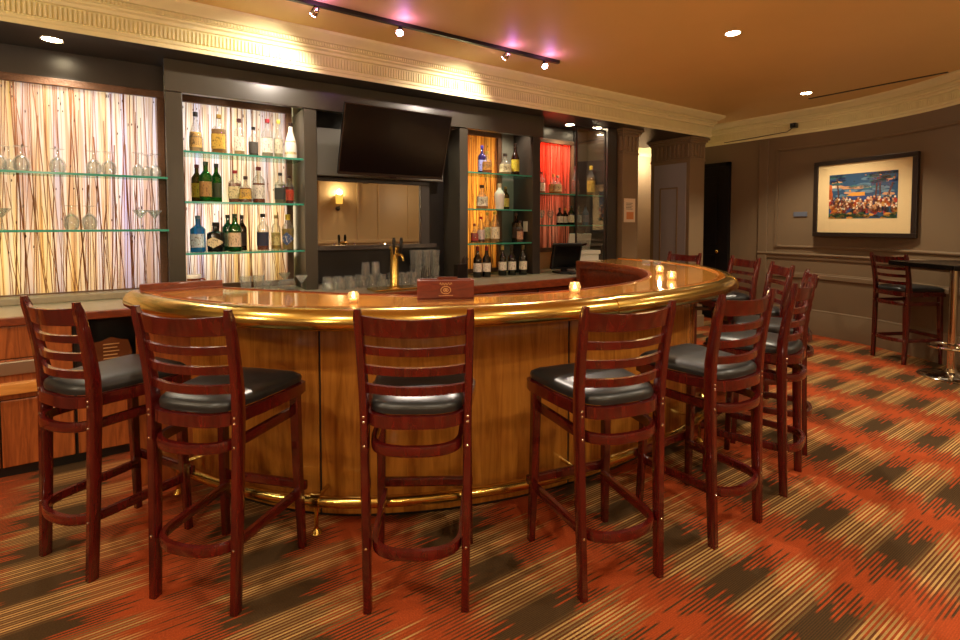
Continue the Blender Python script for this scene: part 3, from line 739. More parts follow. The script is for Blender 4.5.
# ------------------------------------------------------------------ high table
ang = math.atan2(.835, .5505)
t = thing('high_table', 'high square black-topped table on a chrome pedestal by the right wall', 'table', (6.075, 1.385, 0), ang)
bm = BM(); box(bm, -.34, .33, -.33, .335, 1.005, 1.05, .008); mesh_obj('tabletop', bm, M['black_gloss'], t, False, False)
bm = BM(); lathe(bm, [(.032, .03), (.032, 1.005)], 20); lathe(bm, [(.05, .985), (.12, 1.003)], 20); mesh_obj('pole', bm, M['chrome'], t, True, False)
bm = BM(); lathe(bm, [(.235, 0), (.24, .008), (.23, .018), (.12, .03), (.05, .05), (.04, .08)], 40); mesh_obj('base', bm, M['chrome'], t, 40, False)
bm = BM(); tube(bm, [(.16 * math.cos(2 * PI * k / 36), .16 * math.sin(2 * PI * k / 36), .28) for k in range(36)], .012, 8, True)
for k in range(3):
    a = 2 * PI * k / 3; tube(bm, [(.03 * math.cos(a), .03 * math.sin(a), .28), (.16 * math.cos(a), .16 * math.sin(a), .28)], .008, 6)
mesh_obj('foot_ring', bm, M['chrome'], t, True, False)

# ------------------------------------------------------------------ framed picture (flat painting with generic palms, water and a crowd)
pa, pb = Vector((6.945, 2.895)), Vector((6.745, 1.83))
pc = (pa + pb) / 2; dv = (pb - pa); W2 = dv.length / 2; H2 = .457; dv.normalize(); nv = Vector((dv.y, -dv.x))
if nv.x > 0: nv = -nv
pt = thing('framed_picture', 'large framed colourful crowd scene with cream mat on the right wall', 'picture', (pc.x + nv.x * .012, pc.y + nv.y * .012, 1.708), math.atan2(dv.y, dv.x))
# local: x along the picture (left->right as seen), y = into the wall (left of travel), so front is -y
def prect(bm, x0, x1, z0, z1, y, mi=0):
    f = bm.faces.new([bm.verts.new(p) for p in ((x0, y, z0), (x1, y, z0), (x1, y, z1), (x0, y, z1))]); f.material_index = mi
bm = BM(); fw = .05
for ar in ((-W2, W2, -.04, .004, H2 - fw, H2), (-W2, W2, -.04, .004, -H2, -H2 + fw), (-W2, -W2 + fw, -.04, .004, -H2 + fw, H2 - fw), (W2 - fw, W2, -.04, .004, -H2 + fw, H2 - fw)): box(bm, *ar, .004)
sgn = 1
mesh_obj('frame', bm, M['frame_black'], pt, False, False)
bm = BM(); box(bm, -W2 + fw, W2 - fw, -.022, 0, -H2 + fw, H2 - fw); mesh_obj('mat_board', bm, M['mat_board'], pt, False, False)
PC = [rgb(36, 72, 104), rgb(96, 128, 146), rgb(206, 150, 104), rgb(30, 60, 46), rgb(22, 34, 42), rgb(200, 96, 34), rgb(176, 50, 26), rgb(222, 150, 54), rgb(60, 90, 50), rgb(240, 214, 180), rgb(40, 66, 120), rgb(90, 50, 40), rgb(64, 110, 110)]
pm = [pbr('paint_%d' % i, c, .7) for i, c in enumerate(PC)]
bm = BM(); rr = random.Random(3); px, pz = .36, .262; y = -.0235
pzc = .02
def pr(x0, x1, z0, z1, mi, k): prect(bm, max(-px, x0), min(px, x1), max(-pz, z0) + pzc, min(pz, z1) + pzc, y - .00012 * k, mi)
def blob(cx, cz, rx, rz, mi, k, n=9):
    vs = []
    for q in range(n):
        a = 2 * PI * q / n; j = .75 + .5 * rr.random()
        vs.append(bm.verts.new((max(-px, min(px, cx + rx * j * math.cos(a))), y - .00012 * k, pzc + max(-pz, min(pz, cz + rz * j * math.sin(a))))))
    try: bm.faces.new(vs).material_index = mi
    except Exception: pass
pr(-px, px, -pz, pz, 0, 0)
for _ in range(26): blob(rr.uniform(-.3, .3), rr.uniform(-.02, .2), .07, .018, rr.choice([1, 1, 2, 9, 12, 10]), 1)
blob(-.05, .02, .10, .03, 7, 2); blob(.0, -.03, .2, .03, 10, 2)
for k in range(6): blob(-.36 + .012 * k, .1 - .07 * k, .035, .06, 5, 2)
for x0, x1 in ((.14, .16), (.19, .185), (.24, .33), (-.24, -.27)):
    for k in range(8):
        f = k / 7; blob(x0 + (x1 - x0) * f, -.1 + .29 * f, .009, .035, 11, 3, 6)
    for k in range(14):
        a = rr.uniform(0, 2 * PI); blob(x1 + .06 * math.cos(a), .2 + .05 * math.sin(a), .05, .014, rr.choice([3, 4, 12, 10]), 4, 7)
for _ in range(150): 
    x = rr.uniform(-px, px); z = rr.uniform(-.19, -.05)
    blob(x, z, .022, .034, rr.choice([5, 6, 7, 11, 11, 5, 6, 7, 10, 4, 2]), 5, 7); blob(x, z + .04, .011, .012, rr.choice([11, 2, 9]), 6, 7)
for _ in range(60): blob(rr.uniform(-px, px), rr.uniform(-.262, -.205), .035, .016, rr.choice([8, 3, 8, 7, 4]), 7, 7)
for _ in range(40): blob(rr.uniform(-px, px), rr.uniform(-.22, .24), .012, .006, rr.choice([9, 7, 4, 12, 4]), 8, 5)
mesh_obj('painting', bm, pm, pt, False, False)
bm = BM(); prect(bm, -W2 + fw, W2 - fw, -H2 + fw, H2 - fw, -.028); mesh_obj('glass', bm, M['pane'], pt, False, False)
# small plate on the wall, little camera with its cable on the cornice, slot in the ceiling
o = mesh_obj('wall_plate', box(BM(), 6.985, 6.999, 3.01, 3.17, 1.50, 1.56, .003), pbr('blue_grey_plate', rgb(96, 100, 112), .4)); tag(o, 'small blue grey plate on the wall left of the picture', 'plate')
t = thing('security_camera', 'small black camera fixed on the right cornice', 'camera', (6.93, 3.14, 2.66))
bm = BM(); box(bm, -.09, -.01, -.035, .035, -.03, .03, .008); mesh_obj('housing', bm, M['black'], t, False, False)
bm = BM(); tube(bm, [(-.09, 0, 0), (-.12, -.01, -.005)], [.022, .018], 10); mesh_obj('lens', bm, M['black_gloss'], t, True, False)
bm = BM(); tube(bm, [(-.03, .02, -.02), (-.012, .1, -.06), (-.012, .5, -.075), (-.012, .95, -.085)], .005, 6); mesh_obj('cable', bm, M['straw'], t, True, False)
o = mesh_obj('air_slot', box(BM(), 6.35, 6.38, 1.55, 2.75, 2.843, 2.851), M['dark']); tag(o, 'long narrow black air slot in the ceiling near the right wall', 'vent')

# ------------------------------------------------------------------ bottles
GLASS = {}
def gl(key):
    if key not in GLASS:
        col = {'clear': (238, 240, 236), 'green': (40, 140, 50), 'dgreen': (14, 60, 30), 'teal': (30, 130, 100), 'blue': (70, 170, 214), 'brown': (70, 34, 14), 'black': (18, 16, 14), 'purple': (70, 60, 150), 'white': (240, 236, 222), 'olive': (120, 110, 30), 'wine': (22, 26, 16)}[key]
        c = rgb(*col)
        if key in ('white', 'black'): GLASS[key] = pbr('bottle_' + key, c, .2)
        elif key == 'clear': GLASS[key] = M['clear']
        else: GLASS[key] = tglass('bottle_glass_' + key, c, .08, .35, c)
    return GLASS[key]
LIQ = {}
def lq(c):
    if c not in LIQ: LIQ[c] = tglass('liquor_%d_%d_%d' % c, rgb(*c), .03, .45, rgb(*c))
    return LIQ[c]
LAB = {}
def lab(c, ink=(60, 40, 30)):
    k = (c, ink)
    if k not in LAB:
        m, nt, out = newmat('label_%d_%d_%d' % c); b = nd(nt, 'ShaderNodeBsdfPrincipled', Roughness=.6)
        tc = nd(nt, 'ShaderNodeTexCoord'); mp = nd(nt, 'ShaderNodeMapping'); mp.inputs['Scale'].default_value = (9, 9, 5); lk(nt, tc.outputs['Generated'], mp.inputs[0])
        n = nd(nt, 'ShaderNodeTexNoise', Scale=1.0, Detail=2.0); lk(nt, mp.outputs[0], n.inputs[0])
        r = nd(nt, 'ShaderNodeMapRange'); r.inputs[1].default_value = .56; r.inputs[2].default_value = .62; lk(nt, n.outputs['Fac'], r.inputs[0])
        mx = nd(nt, 'ShaderNodeMix', data_type='RGBA'); mx.inputs[6].default_value = rgb(*c); mx.inputs[7].default_value = rgb(*ink)
        ml = nd(nt, 'ShaderNodeMath', operation='MULTIPLY'); ml.inputs[1].default_value = .7; lk(nt, r.outputs[0], ml.inputs[0])
        lk(nt, ml.outputs[0], mx.inputs[0]); lk(nt, mx.outputs[2], b.inputs['Base Color']); lk(nt, b.outputs[0], out.inputs[0]); LAB[k] = m
    return LAB[k]
CAP = {}
def capm(c):
    if c not in CAP: CAP[c] = pbr('cap_%d_%d_%d' % c, rgb(*c), .3)
    return CAP[c]
SHAPES = {  # (r fraction, z fraction) of max radius and height; square exponent of the body
    'spirit': ([(.92, 0), (1, .015), (1, .60), (.93, .66), (.62, .72), (.40, .77), (.36, .80), (.36, .93)], 2),
    'square': ([(.9, 0), (1, .015), (1, .62), (.9, .67), (.5, .72), (.36, .76), (.34, .93)], 5),
    'squat': ([(.9, 0), (1, .03), (1.0, .42), (.9, .52), (.5, .62), (.34, .68), (.32, .90)], 3.2),
    'wine': ([(.95, 0), (1, .01), (1, .56), (.92, .62), (.62, .68), (.42, .74), (.38, .80), (.36, .96)], 2),
    'slim': ([(.92, 0), (1, .015), (1, .52), (.85, .60), (.55, .70), (.40, .78), (.36, .94)], 2),
    'taper': ([(.78, 0), (.82, .02), (1, .55), (.98, .62), (.70, .70), (.40, .78), (.34, .94)], 2),
    'tiki': ([(.95, 0), (1, .02), (1, .35), (.86, .50), (.55, .66), (.36, .78), (.32, .92)], 2),
    'hex': ([(.95, 0), (1, .02), (1, .60), (.95, .66), (.45, .70), (.40, .74), (.40, .90)], 4),
}
def bottle(x, y, z, h, r, shape, glass, cap=(20, 18, 18), label=None, liquid=None, lev=.5, lz=(.13, .50), rz=-.45, text='', group='', diamond=False, ink=(60, 40, 30), wrap=80):
    prof, n = SHAPES[shape]; r *= 1.09
    t = thing('bottle', text, 'bottle', (x, y, z + .0006), rz, group)
    bm = BM(); sq = [n if f[1] < .66 else 2 for f in prof]
    lathe(bm, [(r * a, h * b) for a, b in prof], 20, sq=sq); mesh_obj('glass', bm, gl(glass), t, 50, False)
    zt = prof[-1][1] * h; rt = prof[-1][0] * r
    bm = BM(); c0 = zt - .10 * h if shape in ('wine', 'taper') else zt - .03 * h
    lathe(bm, [(rt * 1.12, c0), (rt * 1.16, c0 + .004), (rt * 1.16, h * .995), (rt * 1.0, h)], 14); mesh_obj('cap', bm, capm(cap), t, 40, False)
    if liquid:
        bm = BM(); rows = [(r * a * .93, max(.006, h * b)) for a, b in prof if b <= lev]
        rows.append((rows[-1][0], h * lev)); lathe(bm, rows, 20, sq=[n] * len(rows)); mesh_obj('liquid', bm, lq(liquid), t, 50, False)
    if label:
        bm = BM(); seg = 14; z0, z1 = lz[0] * h, lz[1] * h
        def rad(zf):
            for (a0, b0), (a1, b1) in zip(prof, prof[1:]):
                if zf <= b1: return r * (a0 + (a1 - a0) * (zf - b0) / max(1e-6, b1 - b0))
            return r * prof[-1][0]
        cols = []
        for k in range(seg + 1):
            a = math.radians(-90 - wrap + 2 * wrap * k / seg); ca, sa = math.cos(a), math.sin(a); q = 1 if n == 2 else (abs(ca) ** n + abs(sa) ** n) ** (-1 / n)
            f = 1 - abs(-1 + 2 * k / seg); zm = (z0 + z1) / 2; hz = (z1 - z0) / 2 * (max(.05, f) if diamond else 1)
            cols.append([bm.verts.new((rad(zz / h) * q * ca * 1.02, rad(zz / h) * q * sa * 1.02, zz)) for zz in (zm - hz, zm + hz)])
        for a, b in zip(cols, cols[1:]): bm.faces.new((a[0], b[0], b[1], a[1]))
        mesh_obj('label', bm, lab(label, ink), t, True, False)
    return t
YB = 4.30
def X_at(px, Y):  # horizontal position of a picture column on the vertical plane y = Y (seen from the viewpoint)
    a = (px - 480) / 497.09; yw = math.radians(33.4); c, s = math.cos(yw), math.sin(yw)
    return Y * (c * a + s) / (-s * a + c)
g1, g2, g3 = 'bottles on the top shelf left of the mirror', 'bottles on the middle shelf left of the mirror', 'bottles on the bottom shelf left of the mirror'
T = 'on top shelf left of mirror'; Mi = 'on middle shelf left of mirror'; Bo = 'on bottom shelf left of mirror'
AMB, GOLD, PALE = (176, 92, 24), (206, 150, 50), (226, 206, 160)
for px, h, r, sh, g, cap, label, liq, lev, tx in (
    (196, .305, .042, 'tiki', 'clear', (24, 24, 26), (222, 178, 96), (228, 206, 160), .40, 'clear flared bottle with black cap at the left end ' + T),
    (219, .305, .043, 'square', 'clear', (150, 120, 60), (214, 176, 70), (196, 150, 44), .62, 'square golden bottle, second ' + T),
    (239, .29, .036, 'spirit', 'clear', (60, 26, 30), (232, 222, 206), PALE, .5, 'clear bottle with dark red cap and white label ' + T),
    (254, .245, .033, 'spirit', 'clear', (20, 18, 18), (70, 66, 60), (90, 76, 50), .5, 'smaller dark-labelled bottle in the middle ' + T),
    (267, .31, .040, 'spirit', 'clear', (150, 40, 50), (238, 230, 214), (214, 210, 180), .52, 'bottle with white label and red neck, fifth ' + T),
    (278, .31, .032, 'slim', 'clear', (216, 190, 80), (214, 206, 180), (226, 222, 190), .5, 'slim clear bottle with yellow cap ' + T),
    (290, .30, .044, 'tiki', 'white', (40, 24, 20), (222, 196, 140), None, .5, 'opaque white bottle with black cap at the right end ' + T)):
    bottle(X_at(px + 2, YB), YB + (.04 if px in (254,) else 0), 1.93, h, r, sh, g, cap, label, liq, lev, text=tx, group=g1)
for px, dy, h, r, sh, g, cap, label, liq, lev, tx in (
    (197, .05, .285, .034, 'spirit', 'olive', (90, 20, 26), (216, 190, 60), None, .5, 'olive bottle with yellow label at left end ' + Mi),
    (206, -.05, .30, .040, 'spirit', 'green', (24, 60, 26), (170, 130, 70), None, .5, 'green bottle with brown label, left of two greens ' + Mi),
    (216.5, .05, .30, .036, 'spirit', 'green', (14, 30, 16), (60, 72, 40), None, .5, 'green bottle with dark label, right of two greens ' + Mi),
    (235, .03, .255, .040, 'square', 'clear', (186, 24, 26), (232, 214, 160), AMB, .6, 'square amber bottle with bright red wax cap ' + Mi),
    (245.5, -.07, .205, .040, 'squat', 'clear', (60, 36, 20), (226, 180, 70), AMB, .55, 'stubby amber bottle with gold label ' + Mi),
    (258.5, .05, .295, .044, 'spirit', 'clear', (120, 30, 26), (236, 228, 208), AMB, .55, 'tall amber bottle with wide white label ' + Mi),
    (280, -.03, .25, .036, 'square', 'clear', (20, 20, 20), (50, 54, 48), (150, 150, 110), .62, 'square bottle with black cap and dark label ' + Mi),
    (289, .06, .24, .033, 'spirit', 'clear', (70, 20, 20), (200, 70, 40), (150, 40, 20), .6, 'red amber bottle at the right end ' + Mi)):
    bottle(X_at(px + 1, YB + dy), YB + dy, 1.565, h, r, sh, g, cap, label, liq, lev, text=tx, group=g2)
for px, dy, h, r, sh, g, cap, label, liq, lev, tx, dia in (
    (198, 0, .275, .042, 'square', 'blue', (90, 120, 140), (214, 232, 236), None, .5, 'square pale blue bottle at the left end ' + Bo, False),
    (216, 0, .225, .050, 'hex', 'black', (22, 20, 18), (232, 214, 170), None, .5, 'squat black bottle with diamond label ' + Bo, True),
    (228, .09, .285, .038, 'spirit', 'teal', (20, 50, 40), (190, 210, 190), None, .5, 'teal bottle half hidden behind the green orange-labelled one ' + Bo, False),
    (235, -.05, .29, .042, 'spirit', 'green', (20, 60, 30), (226, 200, 160), None, .5, 'green bottle with orange and cream label ' + Bo, False),
    (242, .10, .285, .033, 'spirit', 'brown', (30, 20, 16), (60, 40, 30), None, .5, 'brown bottle with dark cap behind the green one ' + Bo, False),
    (263, 0, .295, .042, 'spirit', 'clear', (26, 22, 22), (44, 50, 70), (180, 92, 24), .42, 'whisky bottle with dark blue label ' + Bo, False),
    (276, .07, .285, .034, 'spirit', 'clear', (226, 210, 150), (232, 214, 140), (220, 200, 120), .5, 'pale yellow bottle behind the round blue-labelled one ' + Bo, False),
    (288, -.05, .29, .045, 'taper', 'clear', (210, 190, 60), (70, 90, 130), (214, 190, 90), .6, 'yellow-capped bottle with blue and white round label ' + Bo, True)):
    bottle(X_at(px, YB + dy), YB + dy, 1.188, h, r, sh, g, cap, label, liq, lev, text=tx, group=g3, diamond=dia, ink=(240, 236, 220) if px == 288 else (60, 40, 30))
a1, a2, a3, a4, r1, r2 = ('bottles on the %s' % s for s in ('top shelf of the amber bay', 'middle shelf of the amber bay', 'bottom shelf of the amber bay', 'counter below the amber bay', 'upper shelf of the red bay', 'lower shelf of the red bay'))
for px, dy, z, h, r, sh, g, cap, label, liq, lev, tx, gp in (
    (482, .11, 1.92, .31, .040, 'square', 'purple', (60, 50, 130), (150, 150, 210), None, .5, 'blue violet bottle at the left of the top shelf in amber bay', a1),
    (487, -.07, 1.92, .225, .045, 'squat', 'clear', (214, 190, 90), (222, 160, 60), (206, 130, 40), .5, 'squat golden bottle before the blue violet one in amber bay', a1),
    (505, 0, 1.92, .23, .058, 'squat', 'clear', (40, 30, 26), (220, 206, 160), (214, 190, 120), .45, 'broad clear bottle third along the top shelf of amber bay', a1),
    (515, -.02, 1.92, .34, .040, 'slim', 'brown', (40, 24, 16), (216, 200, 60), None, .5, 'tall dark bottle with yellow label at right of amber bay top shelf', a1),
    (482, 0, 1.555, .25, .056, 'squat', 'clear', (70, 44, 24), (232, 222, 190), (214, 180, 90), .5, 'broad bottle with pale label on the middle shelf of amber bay', a2),
    (499.5, -.04, 1.555, .27, .050, 'taper', 'white', (214, 200, 160), None, None, .5, 'white tapered bottle on the middle shelf of amber bay', a2),
    (505.5, .07, 1.555, .25, .036, 'spirit', 'olive', (150, 130, 60), (200, 180, 80), None, .5, 'olive bottle behind the white tapered one in amber bay', a2),
    (474.5, -.02, 1.207, .20, .036, 'squat', 'clear', (120, 40, 30), (180, 50, 36), (150, 50, 24), .5, 'small red bottle at the left of amber bay bottom shelf', a3),
    (481, .0, 1.207, .27, .036, 'spirit', 'clear', (170, 30, 30), (222, 200, 190), (150, 40, 30), .5, 'bottle with red cap and red white label in amber bay', a3),
    (487, .11, 1.207, .32, .040, 'spirit', 'clear', (224, 190, 90), (236, 222, 170), (220, 200, 130), .5, 'gold-necked bottle behind in amber bay bottom shelf', a3),
    (495, -.04, 1.207, .325, .044, 'spirit', 'clear', (228, 190, 80), (240, 230, 190), (226, 206, 140), .5, 'tall gold-necked bottle at the middle of amber bay bottom shelf', a3),
    (516, .08, 1.207, .32, .040, 'square', 'brown', (90, 60, 40), (60, 40, 30), None, .5, 'dark brown bottle on the right of amber bay bottom shelf', a3),
    (520, -.07, 1.207, .23, .032, 'spirit', 'clear', (60, 30, 26), (210, 160, 130), (150, 70, 40), .6, 'small amber bottle at the right end of amber bay bottom shelf', a3)):
    bottle(X_at(px, YB + dy), YB + dy, z, h, r, sh, g, cap, label, liq, lev, text=tx, group=gp)
for px, dy, cap, lb, tx in ((477.5, 0, (120, 24, 26), (226, 218, 200), 'wine bottle with red capsule at the left of the amber bay counter'), (486.5, -.02, (130, 24, 26), (230, 222, 206), 'second wine bottle with red capsule on the amber bay counter'),
                        (502.5, .02, (190, 160, 90), (232, 226, 206), 'wine bottle with tan capsule at the middle of amber bay counter'), (512, 0, (40, 36, 30), (226, 220, 200), 'wine bottle with dark capsule, fourth on amber bay counter'), (523, -.03, (96, 80, 40), (222, 214, 190), 'wine bottle at the right end of amber bay counter')):
    bottle(X_at(px, 4.22 + dy), 4.22 + dy, .86, .315, .040, 'wine', 'wine', cap, lb, text=tx, group=a4, lz=(.18, .46))
for px, dy, z, h, r, sh, g, cap, label, liq, lev, tx, gp in (
    (541.5, .08, 1.745, .26, .036, 'spirit', 'clear', (120, 60, 40), (236, 214, 190), (214, 150, 90), .5, 'bottle half hidden behind the dark upright on the red bay shelf', r1),
    (553, .06, 1.745, .24, .046, 'squat', 'clear', (214, 170, 90), (214, 170, 70), (206, 140, 50), .5, 'broad golden bottle in front of the red panel', r1),
    (557.5, -.05, 1.745, .215, .040, 'squat', 'clear', (230, 220, 200), (236, 214, 150), (220, 170, 80), .5, 'small golden bottle before the broad golden one in red bay', r1),
    (575, .0, 1.745, .34, .046, 'tiki', 'clear', (90, 60, 60), (150, 90, 70), (206, 180, 150), .5, 'tall clear bottle at the right edge of the red panel', r1),
    (590.5, .02, 1.745, .37, .046, 'wine', 'clear', (214, 180, 70), (222, 180, 70), (222, 180, 80), .6, 'tall golden bottle standing alone right of the red panel', r1),
    (559.5, -.03, 1.391, .20, .034, 'wine', 'wine', (30, 30, 24), (222, 214, 190), None, .5, 'small dark bottle, first on the lower red bay shelf', r2),
    (565, .04, 1.391, .20, .032, 'wine', 'wine', (190, 150, 60), (224, 216, 190), None, .5, 'small dark bottle with gold top on the lower red bay shelf', r2),
    (571, -.03, 1.391, .225, .034, 'spirit', 'dgreen', (40, 60, 50), (214, 206, 170), None, .5, 'dark green bottle third on the lower red bay shelf', r2),
    (578.5, .02, 1.391, .24, .034, 'spirit', 'teal', (30, 36, 40), (150, 170, 170), None, .5, 'teal bottle fourth on the lower red bay shelf', r2),
    (585.5, -.02, 1.391, .24, .036, 'spirit', 'blue', (30, 40, 50), (90, 110, 130), None, .5, 'blue grey bottle at the right of the lower red bay shelf', r2),
    (602, -.1, .86, .30, .050, 'wine', 'black', (40, 36, 30), (60, 56, 50), None, .5, 'dark bottle on the counter beside the receipt printer', 'bottle by the printer')):
    bottle(X_at(px, 4.34 + dy), 4.34 + dy, z, h, r, sh, g, cap, label, liq, lev, text=tx, group=gp)

# ------------------------------------------------------------------ glassware
def glass_proto(name, label, prof_out, stem=False, seg=20):
    bm = BM(); lathe(bm, prof_out, seg, cap=False); o = mesh_obj(name, bm, M['clear'], None, 50); tag(o, label, 'glass'); return o
SN = 1.35
snifter = [(r * 1.15, z * SN) for r, z in [(.033, .118), (.030, .116), (.006, .112), (.005, .082), (.016, .076), (.032, .060), (.038, .040), (.036, .018), (.028, .001), (.027, .001), (.034, .018), (.036, .040), (.030, .058), (.012, .073)]]   # upside down
wineg = [(.034, .0), (.032, .004), (.006, .009), (.005, .075), (.018, .085), (.034, .108), (.037, .135), (.031, .165), (.0295, .165), (.035, .135), (.032, .109), (.012, .087)]
wine_dn = [(r, .166 - z) for r, z in wineg]
tumbler = [(.0, .004), (.030, .0), (.033, .004), (.039, .105), (.037, .105), (.031, .012), (.0, .012)]
tumbler_dn = [(r, .106 - z) for r, z in tumbler]
pintg = [(.0, .004), (.030, .0), (.032, .004), (.042, .145), (.040, .145), (.030, .012), (.0, .012)]
martini = [(.034, 0), (.006, .008), (.004, .075), (.010, .08), (.050, .135), (.048, .135), (.006, .083)]
PROTO = {}
def glass(kind, x, y, z, label, group, tilt=None):
    if kind not in PROTO:
        nm, pf = {'snifter': ('brandy_glass', snifter), 'wine': ('wine_glass', wineg), 'wine_dn': ('wine_glass', wine_dn), 'tumbler': ('tumbler', tumbler), 'tumbler_dn': ('tumbler', tumbler_dn), 'pint': ('beer_glass', pintg), 'martini': ('cocktail_glass', martini)}[kind]
        o = glass_proto(nm, label, pf); PROTO[kind] = o
    else: o = PROTO[kind].copy(); C.objects.link(o)
    o.location = (x, y, z + .0006); o['label'] = label; o['group'] = group; o['category'] = 'glass'
    if tilt: o.rotation_euler = tilt
    return o
lg1, lg2 = 'stemware on the upper shelf of the wide reed panel', 'stemware on the lower shelf of the wide reed panel'
YL = 4.25
for i, (px, k, dy, tx) in enumerate(((2, 'snifter', 0, 'upturned brandy glass at the left edge of the upper stemware shelf'), (12, 'wine_dn', .07, 'upturned wine glass second on the upper stemware shelf'), (24, 'snifter', -.03, 'upturned brandy glass third on the upper stemware shelf'),
        (60, 'snifter', 0, 'upturned brandy glass standing alone on the upper stemware shelf'), (96, 'snifter', 0, 'left one of the middle pair of brandy glasses on the upper shelf'), (111, 'snifter', 0, 'right one of the middle pair of brandy glasses on the upper shelf'),
        (140, 'wine_dn', -.02, 'left glass of the cluster at the right end of the upper stemware shelf'), (149, 'wine_dn', .07, 'back glass of the cluster at the right end of the upper stemware shelf'), (157, 'wine_dn', -.02, 'right glass of the cluster at the right end of the upper stemware shelf'))):
    glass(k, X_at(px, YL + dy), YL + dy, 1.73, tx, lg1)
for px, k, dy, tx in ((2, 'martini', 0, 'stemmed glass at the left edge of the lower stemware shelf'), (72, 'snifter', 0, 'left one of two brandy glasses on the lower stemware shelf'), (90, 'snifter', 0, 'right one of two brandy glasses on the lower stemware shelf'), (141, 'martini', 0, 'left cocktail glass at the right end of the lower stemware shelf'), (155, 'martini', .03, 'right cocktail glass at the right end of the lower stemware shelf')):
    glass(k, X_at(px, YL + dy), YL + dy, 1.362, tx, lg2)
for px, tx in ((541.5, 'left wine glass on the lower red bay shelf'), (550.5, 'right wine glass on the lower red bay shelf')): glass('wine', X_at(px, 4.3), 4.3, 1.391, tx, 'wine glasses in the red bay')
ct = 'upturned tumblers on the back counter under the mirror'
lbl = 'clear upturned tumbler in the rows under the mirror'
for xs, ys, dz in (((1.19, 1.279, 1.368), (4.0, 4.09), 0), ((1.475, 1.564, 1.653), (4.04, 4.13), 0), ((1.52, 1.61), (4.085,), .107), ((1.775, 1.864, 1.953), (4.04, 4.13), 0)):
    for x in xs:
        for y in ys: glass('tumbler_dn', x, y, .86 + dz, lbl, ct)
pl_ = 'clear tall beer glass in the rows right of the beer tap'
for i in range(3):
    for j in range(2):
        for q in range(2): glass('pint', 2.075 + .092 * i, 4.2 + .092 * j, .86 + .147 * q, pl_, 'tall beer glasses right of the tap')
for i, (px, Y_, tx) in enumerate(((245, 4.1, 'left of two tumblers on the counter below first bottle bay'), (258, 4.12, 'right of two tumblers on the counter below first bottle bay'))): glass('pint', X_at(px, Y_), Y_, .86, tx, 'tumblers below the first bottle bay')
for i, (px, Y_, a_, tx) in enumerate(((265, 3.95, .4, 'tumbler lying on its side on the counter, left of two'), (279, 3.9, 1.9, 'tumbler lying on its side on the counter, right of two'))):
    glass('tumbler', X_at(px, Y_), Y_, .951, tx, 'tumblers lying on the counter', (PI / 2 + .06, 0, a_))
for i, (px, Y_, tx) in enumerate(((284, 4.33, 'left of two cocktail glasses at the upright below first bottle bay'), (301, 4.03, 'right of two cocktail glasses at the upright below first bottle bay'))): glass('martini', X_at(px, Y_), Y_, .86, tx, 'cocktail glasses by the upright')
t = thing('drying_tray', 'dark low drying tray with glasses on the counter below first bottle bay', 'tray', (X_at(274, 3.93), 3.93, .8605))
bm = BM(); box(bm, -.16, .16, -.10, .10, .0, .012, .003); box(bm, -.15, .15, -.09, .09, .04, .048, .002); mesh_obj('rack', bm, M['steel'], t, False, False)
for sx in (-1, 1):
    for sy in (-1, 1): mesh_obj('foot', box(BM(), sx * .14 - .006, sx * .14 + .006, sy * .08 - .006, sy * .08 + .006, .011, .041), M['steel'], t, False, False)
# copper mug
t = thing('mug', 'small copper and white mug on the counter behind the bar ledge', 'mug', (X_at(193, 4.0), 4.0, .9455))
bm = BM(); lathe(bm, [(.036, 0), (.04, .005), (.042, .085), (.039, .085), (.036, .01)], 20, cap=False); lathe(bm, [(.036, .001), (.036, .004)], 20); mesh_obj('cup', bm, M['copper'], t, 50, False)
bm = BM(); tube(bm, [(.04, 0, .07), (.065, 0, .065), (.07, 0, .045), (.06, 0, .022), (.04, 0, .018)], .005, 8); mesh_obj('handle', bm, M['copper'], t, True, False)
bm = BM(); lathe(bm, [(.044, .075), (.045, .095), (.040, .10), (.038, .08)], 20, cap=False); mesh_obj('rim', bm, M['white'], t, 50, False)
o = mesh_obj('wooden_block', box(BM(), X_at(193, 4.0) - .08, X_at(193, 4.0) + .1, 3.92, 4.08, .8605, .945, .004), M['redwood']); tag(o, 'small wooden block under the copper mug behind the bar ledge', 'block')
# folded napkins
o = mesh_obj('napkin_stack', box(BM(), X_at(228, 3.9) - .06, X_at(228, 3.9) + .06, 3.84, 3.96, .8606, .90, .006), M['white']); tag(o, 'stack of white napkins on the counter behind the bar ledge end', 'napkins')

# beer tap
t = thing('beer_tap', 'brass beer tap tower with black handle under the mirror', 'beer tap', (X_at(394, 3.80), 3.80, .86))
bm = BM(); lathe(bm, [(.06, .016), (.06, .022), (.04, .03), (.036, .04), (.036, .33), (.042, .335), (.042, .35), (.03, .36), (.0, .365)], 24); mesh_obj('tower', bm, M['brass'], t, 40, False)
for s in (0, 1):
    a = -.5 - .9 * s; dx, dy = math.cos(a - .6), math.sin(a - .6)
    bm = BM(); tube(bm, [(dx * .03, dy * .03, .29), (dx * .07, dy * .07, .29), (dx * .085, dy * .085, .28), (dx * .095, dy * .095, .24)], [.014, .013, .011, .008], 10); fz = mesh_obj('faucet', bm, M['brass'], t, True, False)
    bm = BM(); tube(bm, [(dx * .07, dy * .07, .295), (dx * .07, dy * .07, .32), (dx * .075, dy * .075, .40), (dx * .075, dy * .075, .43)], [.006, .009, .015, .010], 10); mesh_obj('tap_handle', bm, M['black'], fz, True, False)
bm = BM(); box(bm, -.2, .2, -.1, .1, .0012, .018, .004); mesh_obj('drip_tray', bm, M['brass'], t, False, False)

